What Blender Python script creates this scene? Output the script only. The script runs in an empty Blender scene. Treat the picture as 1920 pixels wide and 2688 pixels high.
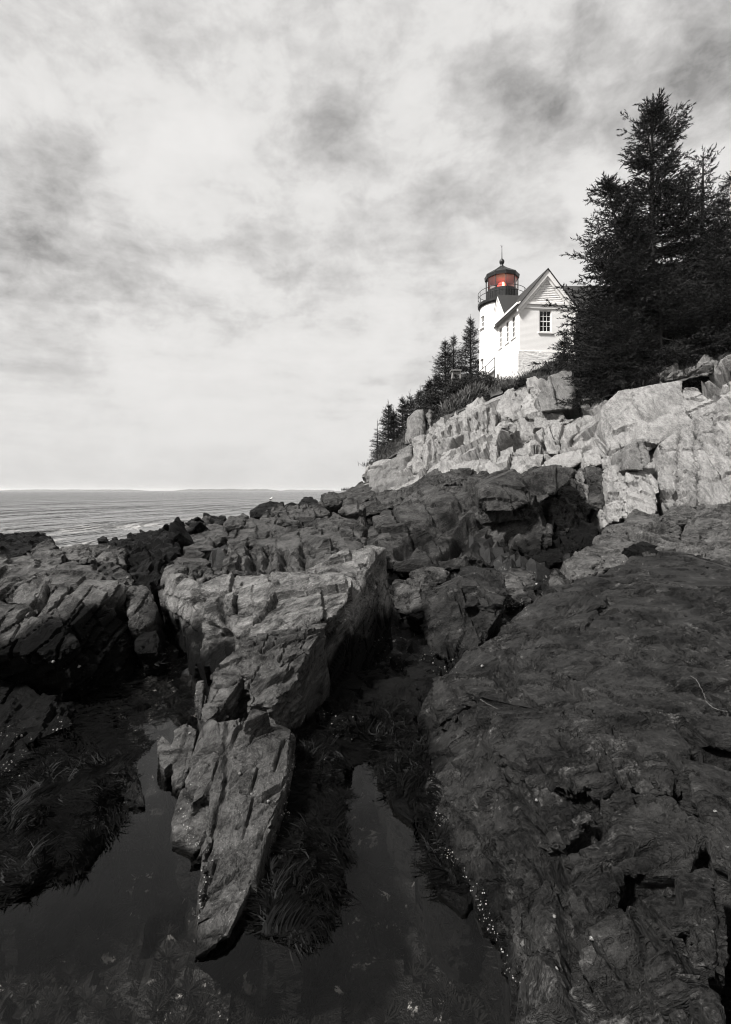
import bpy, bmesh, math, random
import numpy as np
from mathutils import Vector, Matrix
R = math.radians
HAZE = 1.0e-4                                   # density of the sea haze
SC = bpy.context.scene
COL = SC.collection

# ------------------------------------------------------------------ camera, sky, sun, exposure
F, CZ, VH = 1344.0, 3.0, 1288.0            # focal length in photo pixels, camera height, horizon row
cam_d = bpy.data.cameras.new('camera'); cam = bpy.data.objects.new('camera', cam_d); COL.objects.link(cam)
cam.location = (0, 0, CZ); cam.rotation_euler = (R(90), 0, 0)
cam_d.sensor_fit = 'VERTICAL'; cam_d.sensor_height = 36; cam_d.lens = 18.0
cam_d.shift_y = -56 / 2688; cam_d.clip_start = 0.05; cam_d.clip_end = 40000
SC.camera = cam
SUN_TO = Vector((-0.55, -0.30, 0.78)).normalized()
sun_d = bpy.data.lights.new('sun', 'SUN'); sun = bpy.data.objects.new('sun', sun_d); COL.objects.link(sun)
sun_d.energy = 4.8; sun_d.angle = R(7); sun_d.color = (1.0, 0.985, 0.965)
sun.rotation_euler = SUN_TO.to_track_quat('Z', 'Y').to_euler(); sun.location = (-20, -8, 40)
SC.view_settings.view_transform = 'Standard'; SC.view_settings.look = 'None'
SC.view_settings.exposure = 1.0; SC.view_settings.gamma = 1.0
SC.render.engine = 'CYCLES'
SC.cycles.use_denoising = True
SC.cycles.max_bounces = 5; SC.cycles.diffuse_bounces = 2; SC.cycles.glossy_bounces = 3
SC.cycles.transparent_max_bounces = 12; SC.cycles.transmission_bounces = 4
SC.cycles.use_adaptive_sampling = True
SC.cycles.filter_width = 1.15

class NT:
    """small wrapper for building node trees"""
    def __init__(s, tree): s.t = tree; s.n = tree.nodes; s.l = tree.links
    def add(s, typ, ins=None, **props):
        nd = s.n.new(typ)
        for k, v in props.items(): setattr(nd, k, v)
        for k, v in (ins or {}).items():
            sock = nd.inputs[k]
            if isinstance(v, bpy.types.NodeSocket): s.l.new(v, sock)
            else: sock.default_value = v
        return nd
    def math(s, op, a, b=0.0, clamp=False, c=None):
        d = {0: a, 1: b}
        if c is not None: d[2] = c
        return s.add('ShaderNodeMath', d, operation=op, use_clamp=clamp).outputs[0]
    def vmath(s, op, a, b=(0, 0, 0)):
        nd = s.add('ShaderNodeVectorMath', {0: a, 1: b}, operation=op)
        return nd.outputs['Value'] if op in ('DOT_PRODUCT', 'LENGTH', 'DISTANCE') else nd.outputs[0]
    def noise(s, vec, scale, detail=4, rough=.55, dist=0.0):
        return s.add('ShaderNodeTexNoise', {'Vector': vec, 'Scale': scale, 'Detail': detail, 'Roughness': rough, 'Distortion': dist}).outputs[0]
    def smooth(s, v, a, b, lo=0.0, hi=1.0):
        return s.add('ShaderNodeMapRange', {0: v, 1: a, 2: b, 3: lo, 4: hi}, interpolation_type='SMOOTHSTEP').outputs[0]
    def mixc(s, f, a, b, blend='MIX'):
        nd = s.add('ShaderNodeMix', data_type='RGBA', blend_type=blend)
        for i, v in ((0, f), (6, a), (7, b)):
            if isinstance(v, bpy.types.NodeSocket): s.l.new(v, nd.inputs[i])
            else: nd.inputs[i].default_value = v
        return nd.outputs[2]
    def bump(s, h, strength, dist, normal=None):
        d = {'Height': h, 'Strength': strength, 'Distance': dist}
        if normal is not None: d['Normal'] = normal
        return s.add('ShaderNodeBump', d).outputs[0]

def G(v, w=1.0):                                   # a warm grey, the toning of the print
    return (v * 1.02, v * 0.995, v * 0.965, 1.0)

def dirv(u, v):
    return Vector(((u - 960) / F, 1.0, (VH - v) / F)).normalized()

def build_world():
    w = bpy.data.worlds.new('World'); SC.world = w; w.use_nodes = True
    w.cycles.sampling_method = 'MANUAL'; w.cycles.sample_map_resolution = 256
    nt = NT(w.node_tree); nt.n.clear()
    d = nt.add('ShaderNodeTexCoord').outputs['Generated']
    sky = nt.add('ShaderNodeTexSky', sky_type='NISHITA', sun_disc=False)
    sky.sun_elevation = math.asin(SUN_TO.z); sky.sun_rotation = math.atan2(SUN_TO.x, SUN_TO.y)
    sky.air_density = 1.0; sky.dust_density = 4.0
    bw = nt.add('ShaderNodeRGBToBW', {0: sky.outputs[0]}).outputs[0]
    sep = nt.add('ShaderNodeSeparateXYZ', {0: d})
    up = nt.math('MAXIMUM', sep.outputs[2], 0.0)
    # broken cloud: two sizes of puffs, long streaks lower down, and the masses that can be told apart
    wob = nt.add('ShaderNodeTexNoise', {'Vector': d, 'Scale': 5.0, 'Detail': 3.0, 'Roughness': .6}).outputs['Color']
    wob = nt.vmath('MULTIPLY', nt.vmath('SUBTRACT', wob, (.5, .5, .5)), (.34, .34, .24))
    dw = nt.vmath('NORMALIZE', nt.vmath('ADD', d, wob))
    pd = nt.vmath('MULTIPLY', nt.vmath('ADD', d, nt.vmath('MULTIPLY', wob, (.25, .25, .2))), (1, 1, 1.6))
    big = nt.noise(nt.vmath('ADD', pd, (3.1, 0, 2.2)), 3.2, 3, .55)
    med = nt.noise(nt.vmath('ADD', pd, (1.3, 0, 2.7)), 7.5, 7, .64)
    fin_ = nt.noise(nt.vmath('ADD', pd, (5.3, 2, .7)), 24.0, 4, .62)
    streak = nt.noise(nt.vmath('MULTIPLY', nt.vmath('ADD', d, nt.vmath('MULTIPLY', wob, (.4, .4, .10))), (2, 2, 13)), 1.8, 5, .60)
    val = nt.math('ADD', nt.math('MULTIPLY', nt.math('SUBTRACT', big, .5), .85), nt.math('MULTIPLY', nt.math('SUBTRACT', med, .5), .92))
    val = nt.math('ADD', val, nt.math('MULTIPLY', nt.math('SUBTRACT', fin_, .5), .22))
    puff = nt.math('ADD', 1.65, nt.math('MULTIPLY', med, -1.3))
    # direction, angular sharpness, how dark (-) or bright (+)
    masses = [((-150, 650), 16, -.13), ((2050, 120), 30, -.14), ((60, 60), 30, -.06), ((1370, 170), 75, -.34), ((1890, 200), 70, -.26), ((940, 290), 100, -.10), ((1010, 40), 100, -.14),
              ((480, 260), 280, -.20), ((250, 430), 200, -.10), ((30, 570), 240, -.12), ((170, 710), 90, -.15), ((600, 720), 110, -.16),
              ((1130, 230), 100, .18), ((470, 420), 120, .12), ((1000, 850), 60, .08), ((540, 1060), 60, .16), ((1580, 330), 100, .10), ((860, 420), 160, -.10), ((1270, 480), 100, -.08)]
    for (u, v), k, a in masses:
        dp = nt.vmath('DOT_PRODUCT', dw, tuple(dirv(u, v)))
        g = nt.math('EXPONENT', nt.math('MULTIPLY_ADD', dp, float(k) * 1.7, c=-float(k) * 1.7))
        val = nt.math('MULTIPLY_ADD', nt.math('MULTIPLY', g, puff), a, c=val)
    low = nt.smooth(up, 0.06, .34, 1.0, 0.0)
    val = nt.math('ADD', nt.math('MULTIPLY', val, nt.math('SUBTRACT', 1.0, nt.math('MULTIPLY', low, .72))),
                  nt.math('MULTIPLY', nt.math('MULTIPLY', nt.math('SUBTRACT', streak, .5), nt.math('MULTIPLY', nt.smooth(up, .05, .20), nt.smooth(up, .60, .30))), .50))
    hor = nt.smooth(up, 0.0, .12, -.10, 0.0)
    val = nt.math('ADD', nt.math('ADD', val, hor), .80)
    hi = nt.math('SUBTRACT', .95, nt.math('MULTIPLY', nt.math('EXPONENT', nt.math('MULTIPLY', nt.math('SUBTRACT', val, .80), -3.0)), .15))   # soft shoulder of the brightest cloud
    val = nt.math('MAXIMUM', nt.math('MINIMUM', val, hi), .30)
    cl = nt.math('MULTIPLY', val, 10.0)                     # Background strength 0.05, exposure +1
    tot = nt.math('ADD', nt.math('MULTIPLY', cl, .93), nt.math('MULTIPLY', bw, .07))
    out = nt.vmath('MULTIPLY', nt.add('ShaderNodeCombineXYZ', {0: tot, 1: tot, 2: tot}).outputs[0], (1.012, .995, .978))
    bg = nt.add('ShaderNodeBackground', {0: out, 1: 0.05}).outputs[0]
    nt.l.new(bg, nt.add('ShaderNodeOutputWorld').inputs[0])
build_world()

# ------------------------------------------------------------------ general helpers
def W(u, v, y):
    return Vector(((u - 960) / F * y, y, CZ + (VH - v) / F * y))
def tag(o, label=None, cat=None, group=None, kind=None):
    if label: o['label'] = label
    if cat: o['category'] = cat
    if group: o['group'] = group
    if kind: o['kind'] = kind
    return o
def link(o, parent=None):
    COL.objects.link(o)
    if parent is not None: o.parent = parent
    return o
def empty(name, loc=(0, 0, 0), rz=0.0):
    o = bpy.data.objects.new(name, None); o.location = loc; o.rotation_euler = (0, 0, rz); o.empty_display_size = .2
    return link(o)
def mesh_np(name, V, Fc, mats, smooth=False, mi=None, sharp=0):
    V = np.asarray(V, np.float32); Fc = np.asarray(Fc, np.int32); k = Fc.shape[1]
    me = bpy.data.meshes.new(name)
    me.vertices.add(len(V)); me.vertices.foreach_set('co', V.ravel())
    me.loops.add(Fc.size); me.loops.foreach_set('vertex_index', Fc.ravel())
    me.polygons.add(len(Fc)); me.polygons.foreach_set('loop_start', np.arange(0, Fc.size, k, dtype=np.int32))
    me.polygons.foreach_set('loop_total', np.full(len(Fc), k, np.int32))
    if smooth: me.polygons.foreach_set('use_smooth', np.ones(len(Fc), bool))
    for m in (mats if isinstance(mats, (list, tuple)) else [mats]): me.materials.append(m)
    if mi is not None: me.polygons.foreach_set('material_index', np.asarray(mi, np.int32))
    me.update(calc_edges=True)
    if sharp: me.set_sharp_from_angle(angle=R(sharp))
    return me
def obj(name, me, parent=None):
    return link(bpy.data.objects.new(name, me), parent)

class MB:
    """collects boxes, tubes and polygons; build() links them as one mesh object"""
    def __init__(s): s.v = []; s.f = []
    def poly(s, pts):
        b = len(s.v); s.v += [tuple(p) for p in pts]; s.f.append(tuple(range(b, b + len(pts)))); return s
    def box(s, x0, x1, y0, y1, z0, z1):
        b = len(s.v)
        s.v += [(x0, y0, z0), (x1, y0, z0), (x1, y1, z0), (x0, y1, z0), (x0, y0, z1), (x1, y0, z1), (x1, y1, z1), (x0, y1, z1)]
        s.f += [tuple(b + i for i in q) for q in ((0, 3, 2, 1), (4, 5, 6, 7), (0, 1, 5, 4), (1, 2, 6, 5), (2, 3, 7, 6), (3, 0, 4, 7))]
        return s
    def prism(s, pts, off):
        n = len(pts); b = len(s.v); o = Vector(off)
        s.v += [tuple(p) for p in pts] + [tuple(Vector(p) + o) for p in pts]
        s.f.append(tuple(range(b + n - 1, b - 1, -1))); s.f.append(tuple(range(b + n, b + 2 * n)))
        for i in range(n):
            j = (i + 1) % n; s.f.append((b + i, b + j, b + n + j, b + n + i))
        return s
    def tube(s, pts, r, n=6, closed=False, caps=True):
        pts = [Vector(p) for p in pts]; m = len(pts)
        rs = r if isinstance(r, (list, tuple)) else [r] * m
        b = len(s.v)
        for i, p in enumerate(pts):
            a = pts[(i - 1) % m] if (closed or i > 0) else p
            c = pts[(i + 1) % m] if (closed or i < m - 1) else p
            t = (c - a).normalized()
            x = t.cross(Vector((0, 0, 1)))
            if x.length < 1e-3: x = t.cross(Vector((1, 0, 0)))
            x.normalize(); y = x.cross(t)
            for k in range(n):
                q = 2 * math.pi * k / n
                s.v.append(tuple(p + (x * math.cos(q) + y * math.sin(q)) * rs[i]))
        for i in range(m if closed else m - 1):
            j = (i + 1) % m
            for k in range(n):
                l = (k + 1) % n
                s.f.append((b + i * n + k, b + j * n + k, b + j * n + l, b + i * n + l))
        if caps and not closed:
            s.f.append(tuple(b + k for k in range(n))); s.f.append(tuple(b + (m - 1) * n + k for k in range(n - 1, -1, -1)))
        return s
    def lathe(s, prof, n=32, cx=0, cy=0, a0=0.0, close=True):
        b = len(s.v)
        for (r, z) in prof:
            for k in range(n):
                q = a0 + 2 * math.pi * k / n
                s.v.append((cx + r * math.cos(q), cy + r * math.sin(q), z))
        for i in range(len(prof) - 1):
            for k in range(n):
                l = (k + 1) % n
                s.f.append((b + i * n + k, b + i * n + l, b + (i + 1) * n + l, b + (i + 1) * n + k))
        return s
    def build(s, name, mat, parent=None, smooth=False):
        me = bpy.data.meshes.new(name); me.from_pydata(s.v, [], s.f)
        me.materials.append(mat)
        bm = bmesh.new(); bm.from_mesh(me); bmesh.ops.recalc_face_normals(bm, faces=bm.faces); bm.to_mesh(me); bm.free()
        if smooth:
            me.polygons.foreach_set('use_smooth', [True] * len(me.polygons))
        me.update()
        return obj(name, me, parent)

# ------------------------------------------------------------------ numpy noise
def _h(ix, iy, iz, seed):
    h = (ix.astype(np.uint32) * np.uint32(374761393)) ^ (iy.astype(np.uint32) * np.uint32(668265263)) ^ (iz.astype(np.uint32) * np.uint32(2147483647)) ^ np.uint32((seed * 974634777) & 0xffffffff)
    h = (h ^ (h >> np.uint32(13))) * np.uint32(1274126177)
    h = (h ^ (h >> np.uint32(16))) * np.uint32(2246822519)
    return h ^ (h >> np.uint32(15))
def _u(h): return (h & np.uint32(0xffffff)).astype(np.float32) / np.float32(0x1000000)
def vnoise(P, seed):
    c = np.floor(P); f = (P - c).astype(np.float32); c = c.astype(np.int64)
    f = f * f * (3 - 2 * f); out = np.zeros(len(P), np.float32)
    for dx in (0, 1):
        wx = f[:, 0] if dx else 1 - f[:, 0]
        for dy in (0, 1):
            wy = f[:, 1] if dy else 1 - f[:, 1]
            for dz in (0, 1):
                wz = f[:, 2] if dz else 1 - f[:, 2]
                out += wx * wy * wz * _u(_h(c[:, 0] + dx, c[:, 1] + dy, c[:, 2] + dz, seed))
    return out * 2 - 1
def fbm(P, seed, octv=3, gain=.5):
    a, s, out = 1.0, 1.0, np.zeros(len(P), np.float32)
    for i in range(octv):
        out += a * vnoise(P * s + i * 17.3, seed + i); a *= gain; s *= 2.07
    return out
def facets(P, seed):
    """one tilted plane per Voronoi cell: (offset + tilt) in about -1..1, and the distance to the cell border"""
    c = np.floor(P).astype(np.int64); fr = (P - c).astype(np.float32); n = len(P)
    f1 = np.full(n, 9, np.float32); f2 = np.full(n, 9, np.float32); idh = np.zeros(n, np.uint32)
    D = np.zeros((n, 3), np.float32)
    for dx in (-1, 0, 1):
        for dy in (-1, 0, 1):
            for dz in (-1, 0, 1):
                h = _h(c[:, 0] + dx, c[:, 1] + dy, c[:, 2] + dz, seed)
                ex = fr[:, 0] - dx - _u(h); ey = fr[:, 1] - dy - _u(h * np.uint32(747796405) + np.uint32(1)); ez = fr[:, 2] - dz - _u(h * np.uint32(2891336453) + np.uint32(7))
                d = ex * ex + ey * ey + ez * ez
                m = d < f1
                f2 = np.where(m, f1, np.minimum(f2, d)); f1 = np.where(m, d, f1); idh = np.where(m, h, idh)
                D[:, 0] = np.where(m, ex, D[:, 0]); D[:, 1] = np.where(m, ey, D[:, 1]); D[:, 2] = np.where(m, ez, D[:, 2])
    r0 = _u(idh * np.uint32(1664525) + np.uint32(99)) * 2 - 1
    g = [_u(idh * np.uint32(k) + np.uint32(5)) * 2 - 1 for k in (22695477, 1103515245, 134775813)]
    return .65 * r0 + .9 * (D[:, 0] * g[0] + D[:, 1] * g[1] + D[:, 2] * g[2]), np.sqrt(f2) - np.sqrt(f1)

def frame(n):                                       # rotation whose third row is the bedding normal
    n = Vector(n).normalized(); a = n.cross(Vector((0, 1, 0))).normalized(); b = n.cross(a)
    return np.array([a, b, n], np.float32)
BED = frame((-.42, -.30, .86)); FINBED = frame((-.15, -.05, .98))                      # foliation of the shore rock
COLUMN = frame((.80, -.45, .35)); COLD = COLUMN * np.array([[.45], [1], [1]], np.float32)                    # steep joints of the upper cliff

def bricks(q, seed):
    """jointed rock: layers, rows and blocks with straight edges; per block an offset and a tilt. q is in block units"""
    q0, q1, q2 = q[:, 0] + .33 * q[:, 2], q[:, 1] + .28 * q[:, 0], q[:, 2]
    t = q2 + .28 * np.sin(2.3 * q2 + seed); iz = np.floor(t); fz = t - iz; iz = iz.astype(np.int64); z0 = np.zeros_like(iz)
    h = _u(_h(iz, z0, z0, seed)); t1 = (q1 + .15 * np.sin(3.1 * q1 + 5 * h)) * (.7 + .6 * h) + 9 * h
    iy = np.floor(t1); fy = t1 - iy; iy = iy.astype(np.int64)
    h = _u(_h(iz, iy, z0, seed + 1)); t2 = (q0 + .15 * np.sin(2.7 * q0 + 7 * h)) * (.65 + .7 * h) + 9 * h
    ix = np.floor(t2); fx = t2 - ix; ix = ix.astype(np.int64)
    h = _h(ix, iy, iz, seed + 2)
    r = _u(h) * 2 - 1; g = [_u(h * np.uint32(k) + np.uint32(5)) * 2 - 1 for k in (22695477, 1103515245, 134775813)]
    e = np.minimum(np.minimum(fx, 1 - fx), np.minimum(np.minimum(fy, 1 - fy), np.minimum(fz, 1 - fz) * 1.5))
    return r, (fx - .5) * g[0] + (fy - .5) * g[1] + (fz - .5) * g[2], e, fz

def displace(P, N, s, amp, seed, Fm=BED, flat=.6, fine=1.0, warp=1.0, terr=.15, chip=1.0):
    """fractured-rock relief: broad tilted joint faces with straight edges, patches of smaller broken blocks, a little grain. s = block size in metres"""
    P = P.astype(np.float32); P0 = P.copy()
    for k in range(3):
        P[:, k] += warp * .035 * s * fbm(P0 / (1.3 * s) + 31.7 * k, seed + 40 + k, 2)
    Q = P0 @ Fm.T
    for k, w in ((0, .05), (1, .05), (2, .06)): Q[:, k] += w * s * fbm(P0 / (1.4 * s) + 4 * k, seed + 50 + k, 2)
    nb = N @ Fm[2]
    m2 = np.clip((vnoise(P0 / (1.1 * s), seed + 90) + .25) * 2.2, 0, 1); m3 = np.clip((vnoise(P0 / (.7 * s) + 3, seed + 91) + .05) * 2.5, 0, 1)
    d = np.zeros(len(P), np.float32)
    for i, (c, a, fl, msk) in enumerate(((1.0, 1.0, flat, 1.0), (.46, .60 * fine, flat * .8, m2), (.20, .30 * fine, flat * .7, m3 * (.3 + .7 * m2)))):
        q = Q / (s * c); q[:, 2] /= fl
        r, tl, e, fz = bricks(q, seed + 13 * i)
        d += a * (.50 * r + 1.5 * tl) * amp * msk
        if terr: d += terr * (.5 - fz) * (s * c * fl) * nb * np.abs(nb) * min(1.0, amp / (.08 * s)) * msk
        if i < 2: d -= 1.7 * a * amp * np.clip(1.15 - e / .035, 0, 1) * (vnoise(P0 / s * 1.1, seed + 3 + i) > .05)
    d += amp * (.07 * fine * fbm(P0 / (.16 * s), seed + 80, 3))
    return P + N * d[:, None]

def hull_mesh(pieces):
    V, Fs = [], []
    for pts in pieces:
        bm = bmesh.new()
        for p in pts: bm.verts.new(p)
        r = bmesh.ops.convex_hull(bm, input=bm.verts)
        bad = [g for g in r['geom_interior'] + r['geom_unused'] if isinstance(g, bmesh.types.BMVert)]
        bmesh.ops.delete(bm, geom=list(set(bad)), context='VERTS')
        bmesh.ops.recalc_face_normals(bm, faces=bm.faces)
        bm.verts.index_update(); b = len(V)
        V += [v.co.copy() for v in bm.verts]; Fs += [[b + v.index for v in f.verts] for f in bm.faces]
        bm.free()
    me = bpy.data.meshes.new('hull'); me.from_pydata([tuple(v) for v in V], [], Fs); me.update()
    return me
_tmp = bpy.data.objects.new('tmp_remesh', bpy.data.meshes.new('t')); COL.objects.link(_tmp)
_rm = _tmp.modifiers.new('r', 'REMESH'); _rm.mode = 'VOXEL'; _rm.use_smooth_shade = False
def remesh(me, vox):
    _tmp.data = me; _rm.voxel_size = vox
    dg = bpy.context.evaluated_depsgraph_get(); dg.update()
    ev = _tmp.evaluated_get(dg); m = ev.to_mesh()
    n = len(m.vertices); V = np.empty(n * 3, np.float32); m.vertices.foreach_get('co', V)
    N = np.empty(n * 3, np.float32); m.vertex_normals.foreach_get('vector', N)
    q = np.empty(len(m.loops), np.int32); m.loops.foreach_get('vertex_index', q)
    ev.to_mesh_clear()
    return V.reshape(-1, 3), N.reshape(-1, 3), q.reshape(-1, 4)
def terrain_z(x, y):
    """bedrock under the rocks: pool floor, gully, cliff foot, beach shelf"""
    ctl = [(-3, 1, .42), (0, 1, .45), (2, 1, .5), (-3, 3, .42), (-1, 3, .40), (.6, 3, .42), (2.5, 3, .6), (-2.5, 4.6, .70), (-1, 4.8, .55), (.2, 4.6, .50), (2, 4.8, .6),
           (-4, 5.6, .9), (-1.8, 6, .9), (.2, 5.6, .78), (.7, 6.6, .95), (3, 6.5, .9), (-5, 9, 1.0), (-2, 9, 1.1), (1, 9, 1.15), (4, 9, 1.1), (-8, 12, .5), (-3, 13, 1.5), (2, 12, 1.3), (7, 11, 1.2),
           (-12, 16, -.6), (-6, 18, .6), (-1, 18, 1.6), (5, 15, 1.6), (10, 14, 1.6), (-14, 26, -1.5), (-8, 28, -.5), (-2, 28, 1.6), (3, 24, 2.4), (-6, 40, -1), (-1, 42, 1.4), (2, 40, 2.6),
           (-20, 10, -.4), (-30, 30, -3), (-20, 50, -3), (-4, 60, -2), (4, 60, 2), (14, 12, 1.6), (-10, 4, .9), (8, 3, .9), (-6, 1, .8), (6, 1, .8)]
    C = np.array(ctl, np.float32)
    d2 = (x[:, None] - C[:, 0]) ** 2 + (y[:, None] - C[:, 1]) ** 2 + .05 * (.3 + .02 * y[:, None] ** 2)
    w = 1 / d2 ** 1.7
    return (w @ C[:, 2]) / w.sum(1)
def drop_buried(V, q):
    """leave out the faces that lie inside the bedrock"""
    c = V[q].mean(1); keep = np.ones(len(q), bool); n = c[:, 1] < 40
    keep[n] = c[n, 2] > terrain_z(c[n, 0], c[n, 1]) - .12
    q = q[keep]; used = np.zeros(len(V), bool); used[q.ravel()] = True; idx = np.cumsum(used) - 1
    return V[used], idx[q]
TRI = [0]
def rock_mesh(name, pieces, vox, s, amp, seed, mat, Fm=BED, flat=.6, cracks=(), fine=1.0, warp=1.0, terr=.15):
    """pieces: (photo points (u, v, depth), extrusion vector); every piece is a solid, their union is the rock"""
    P = []
    for pts, ext in pieces:
        a = [W(*p) for p in pts]
        exts = ext if isinstance(ext, list) else [ext]
        P.append(a + [p + Vector(e) for p in a for e in exts])
    V, N, q = remesh(hull_mesh(P), vox)
    V0 = V.copy()
    V = displace(V, N, s, amp, seed, Fm, flat, fine, warp, terr)
    if cracks:                                      # named fissures, cut into the faces that can be seen
        C0 = np.array([0, 0, CZ], np.float32); yv = np.maximum(V0[:, 1], .3)
        uv = np.stack([960 + F * V0[:, 0] / yv, VH - F * (V0[:, 2] - CZ) / yv], 1); face = ((C0 - V0) * N).sum(1) > 0
        for line, w, dep in cracks:
            ym = float(np.mean([p[2] for p in line])); wp = w * F / ym; ok = face & (np.abs(V0[:, 1] - ym) < .3 * ym)
            L = np.array([p[:2] for p in line], np.float32); best = np.full(len(V), 1e3, np.float32)
            Pn = uv + wp * .9 * np.stack([vnoise(V0 / (w * 4) + 5 * j, seed + 7 + j) for j in range(2)], 1)
            for a, b in zip(L[:-1], L[1:]):
                ab = b - a; t = np.clip(((Pn - a) @ ab) / (ab @ ab), 0, 1)
                best = np.minimum(best, np.linalg.norm(Pn - (a + t[:, None] * ab), axis=1))
            V -= N * (dep * np.clip(1.2 - best / wp, 0, 1) * ok)[:, None]
    V, q = drop_buried(V, q)
    TRI[0] += 2 * len(q)
    return mesh_np(name, V, q, mat, smooth=True, sharp=24)

# ------------------------------------------------------------------ materials
def new_mat(name):
    m = bpy.data.materials.new(name); m.use_nodes = True
    nt = NT(m.node_tree); nt.n.clear()
    return m, nt
def finish(nt, shader):
    nt.l.new(shader, nt.add('ShaderNodeOutputMaterial').inputs[0])
def principled(nt, base, rough=.6, spec=.4, normal=None, **kw):
    d = {'Base Color': base, 'Roughness': rough, 'Specular IOR Level': spec}
    if normal is not None: d['Normal'] = normal
    d.update(kw)
    return nt.add('ShaderNodeBsdfPrincipled', d).outputs[0]
def mat_plain(name, v, rough=.6, spec=.35, var=.25, scale=6.0, bump=.0, bscale=30.0):
    m, nt = new_mat(name)
    p = nt.add('ShaderNodeTexCoord').outputs['Object']
    n = nt.noise(p, scale, 5, .6)
    c = nt.mixc(n, G(v * (1 - var)), G(v * (1 + var)))
    nr = nt.bump(nt.noise(p, bscale, 4), bump, .02) if bump else None
    finish(nt, principled(nt, c, rough, spec, nr)); return m

def mat_rock(name, s, dark, light, patch=0.0, patch_v=.3, zone=None, rough=.55, spec=.35, strata=1.0, Fm=BED, bump=1.0, vein=0.0, mott=1.0, wv=.22):
    """s = size of the main blocks in metres. zone = (z low, z high, wet grey) : the black splash zone below the tide line, with shade of the lower faces painted in"""
    m, nt = new_mat(name)
    pos = nt.add('ShaderNodeNewGeometry').outputs['Position']
    rot = Matrix([list(map(float, r)) for r in Fm]).to_euler()
    wob = nt.add('ShaderNodeTexNoise', {'Vector': pos, 'Scale': 1.6 / s, 'Detail': 2.0}).outputs['Color']
    wp = nt.vmath('ADD', pos, nt.vmath('MULTIPLY', nt.vmath('SUBTRACT', wob, (.5, .5, .5)), (wv * s,) * 3))
    fol = nt.vmath('MULTIPLY', nt.add('ShaderNodeMapping', {'Vector': wp, 'Rotation': tuple(rot)}).outputs[0], (1, 1.4, 5))
    n1 = nt.noise(fol, 1.9 / s, 6, .72)
    n2 = nt.noise(pos, 1.1 / s, 4, .6)
    n3 = nt.noise(pos, 24 / s, 3, .7)
    n4 = nt.noise(nt.vmath('MULTIPLY', fol, (1, 1, .6)), 8.5 / s, 5, .75)
    lay = nt.vmath('MULTIPLY', nt.add('ShaderNodeMapping', {'Vector': wp, 'Rotation': tuple(rot)}).outputs[0], (1, 1.6, 5))
    ra = nt.math('ABSOLUTE', nt.math('SUBTRACT', nt.noise(lay, 1.3 / s, 3, .55), .5))
    crack = nt.math('MULTIPLY', nt.smooth(ra, 0.0, .014, 1.0, 0.0), nt.smooth(nt.noise(pos, 1.9 / s, 1), .44, .60))
    jo = nt.vmath('MULTIPLY', nt.add('ShaderNodeMapping', {'Vector': wp, 'Rotation': (rot[0] + 1.35, rot[1] + .5, rot[2])}).outputs[0], (1, 1.3, 4))
    rb = nt.math('ABSOLUTE', nt.math('SUBTRACT', nt.noise(jo, 1.5 / s, 2, .5), .5))
    crack2 = nt.math('MULTIPLY', nt.smooth(rb, 0.0, .012, 1.0, 0.0), nt.smooth(nt.noise(pos, 2.3 / s, 1), .50, .64))
    t = nt.math('ADD', nt.math('MULTIPLY', nt.math('SUBTRACT', n1, .5), 2.3), nt.math('MULTIPLY', nt.math('SUBTRACT', n2, .5), 1.7 * mott))
    t = nt.math('ADD', nt.math('ADD', t, nt.math('ADD', nt.math('MULTIPLY', nt.math('SUBTRACT', n3, .5), 1.2), nt.math('MULTIPLY', nt.math('SUBTRACT', n4, .5), 1.3))), .42, True)
    c = nt.mixc(t, G(dark), G(light))
    if patch > 0:
        pn = nt.noise(nt.vmath('ADD', fol, (7, 3, 1)), 1.3 / s, 7, .74, .0)
        pm = nt.math('MULTIPLY', nt.smooth(pn, .66 - .12 * patch, .74), nt.smooth(n3, .38, .62))
        c = nt.mixc(pm, c, G(patch_v))
    fk = nt.noise(nt.vmath('ADD', fol, (11, 5, 2)), 16 / s, 3, .6)
    c = nt.mixc(nt.math('MULTIPLY', nt.smooth(fk, .63, .70), nt.smooth(n2, .40, .58)), c, G(light * 2.2 if light < .2 else light * 1.15))
    dk = nt.noise(nt.vmath('ADD', fol, (4, 15, 9)), 9 / s, 4, .65)
    c = nt.mixc(nt.math('MULTIPLY', nt.smooth(dk, .60, .68), .8), c, G(dark * .6))
    if vein > 0:
        vw = nt.add('ShaderNodeTexWave', {'Vector': wp, 'Scale': .22 / s, 'Distortion': 9.0, 'Detail': 4.0, 'Detail Scale': 1.2}, wave_profile='SIN').outputs[1]
        c = nt.mixc(nt.math('MULTIPLY', nt.smooth(vw, .992, 1.0), nt.smooth(n2, .5, .6)), c, G(vein))
    c = nt.mixc(nt.math('MULTIPLY', crack, .40), c, G(dark * .35))
    c = nt.mixc(nt.math('MULTIPLY', crack2, .22), c, G(dark * .4))
    ro = rough
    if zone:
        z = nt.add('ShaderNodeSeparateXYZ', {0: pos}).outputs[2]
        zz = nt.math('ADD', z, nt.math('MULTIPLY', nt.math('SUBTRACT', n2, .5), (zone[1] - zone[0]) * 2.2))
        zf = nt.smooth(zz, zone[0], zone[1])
        c = nt.mixc(zf, nt.mixc(n1, G(zone[2] * .5), G(zone[2] * 1.5)), c)  # tide-line black, also carries painted shade of low faces and foreground
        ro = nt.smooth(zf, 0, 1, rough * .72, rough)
    hgt = nt.math('ADD', nt.math('MULTIPLY', n1, .62 * strata), nt.math('ADD', nt.math('MULTIPLY', n3, .16), nt.math('MULTIPLY', n4, .34)))
    hgt = nt.math('SUBTRACT', hgt, nt.math('ADD', nt.math('MULTIPLY', crack, .12), nt.math('MULTIPLY', crack2, .05)))
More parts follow.
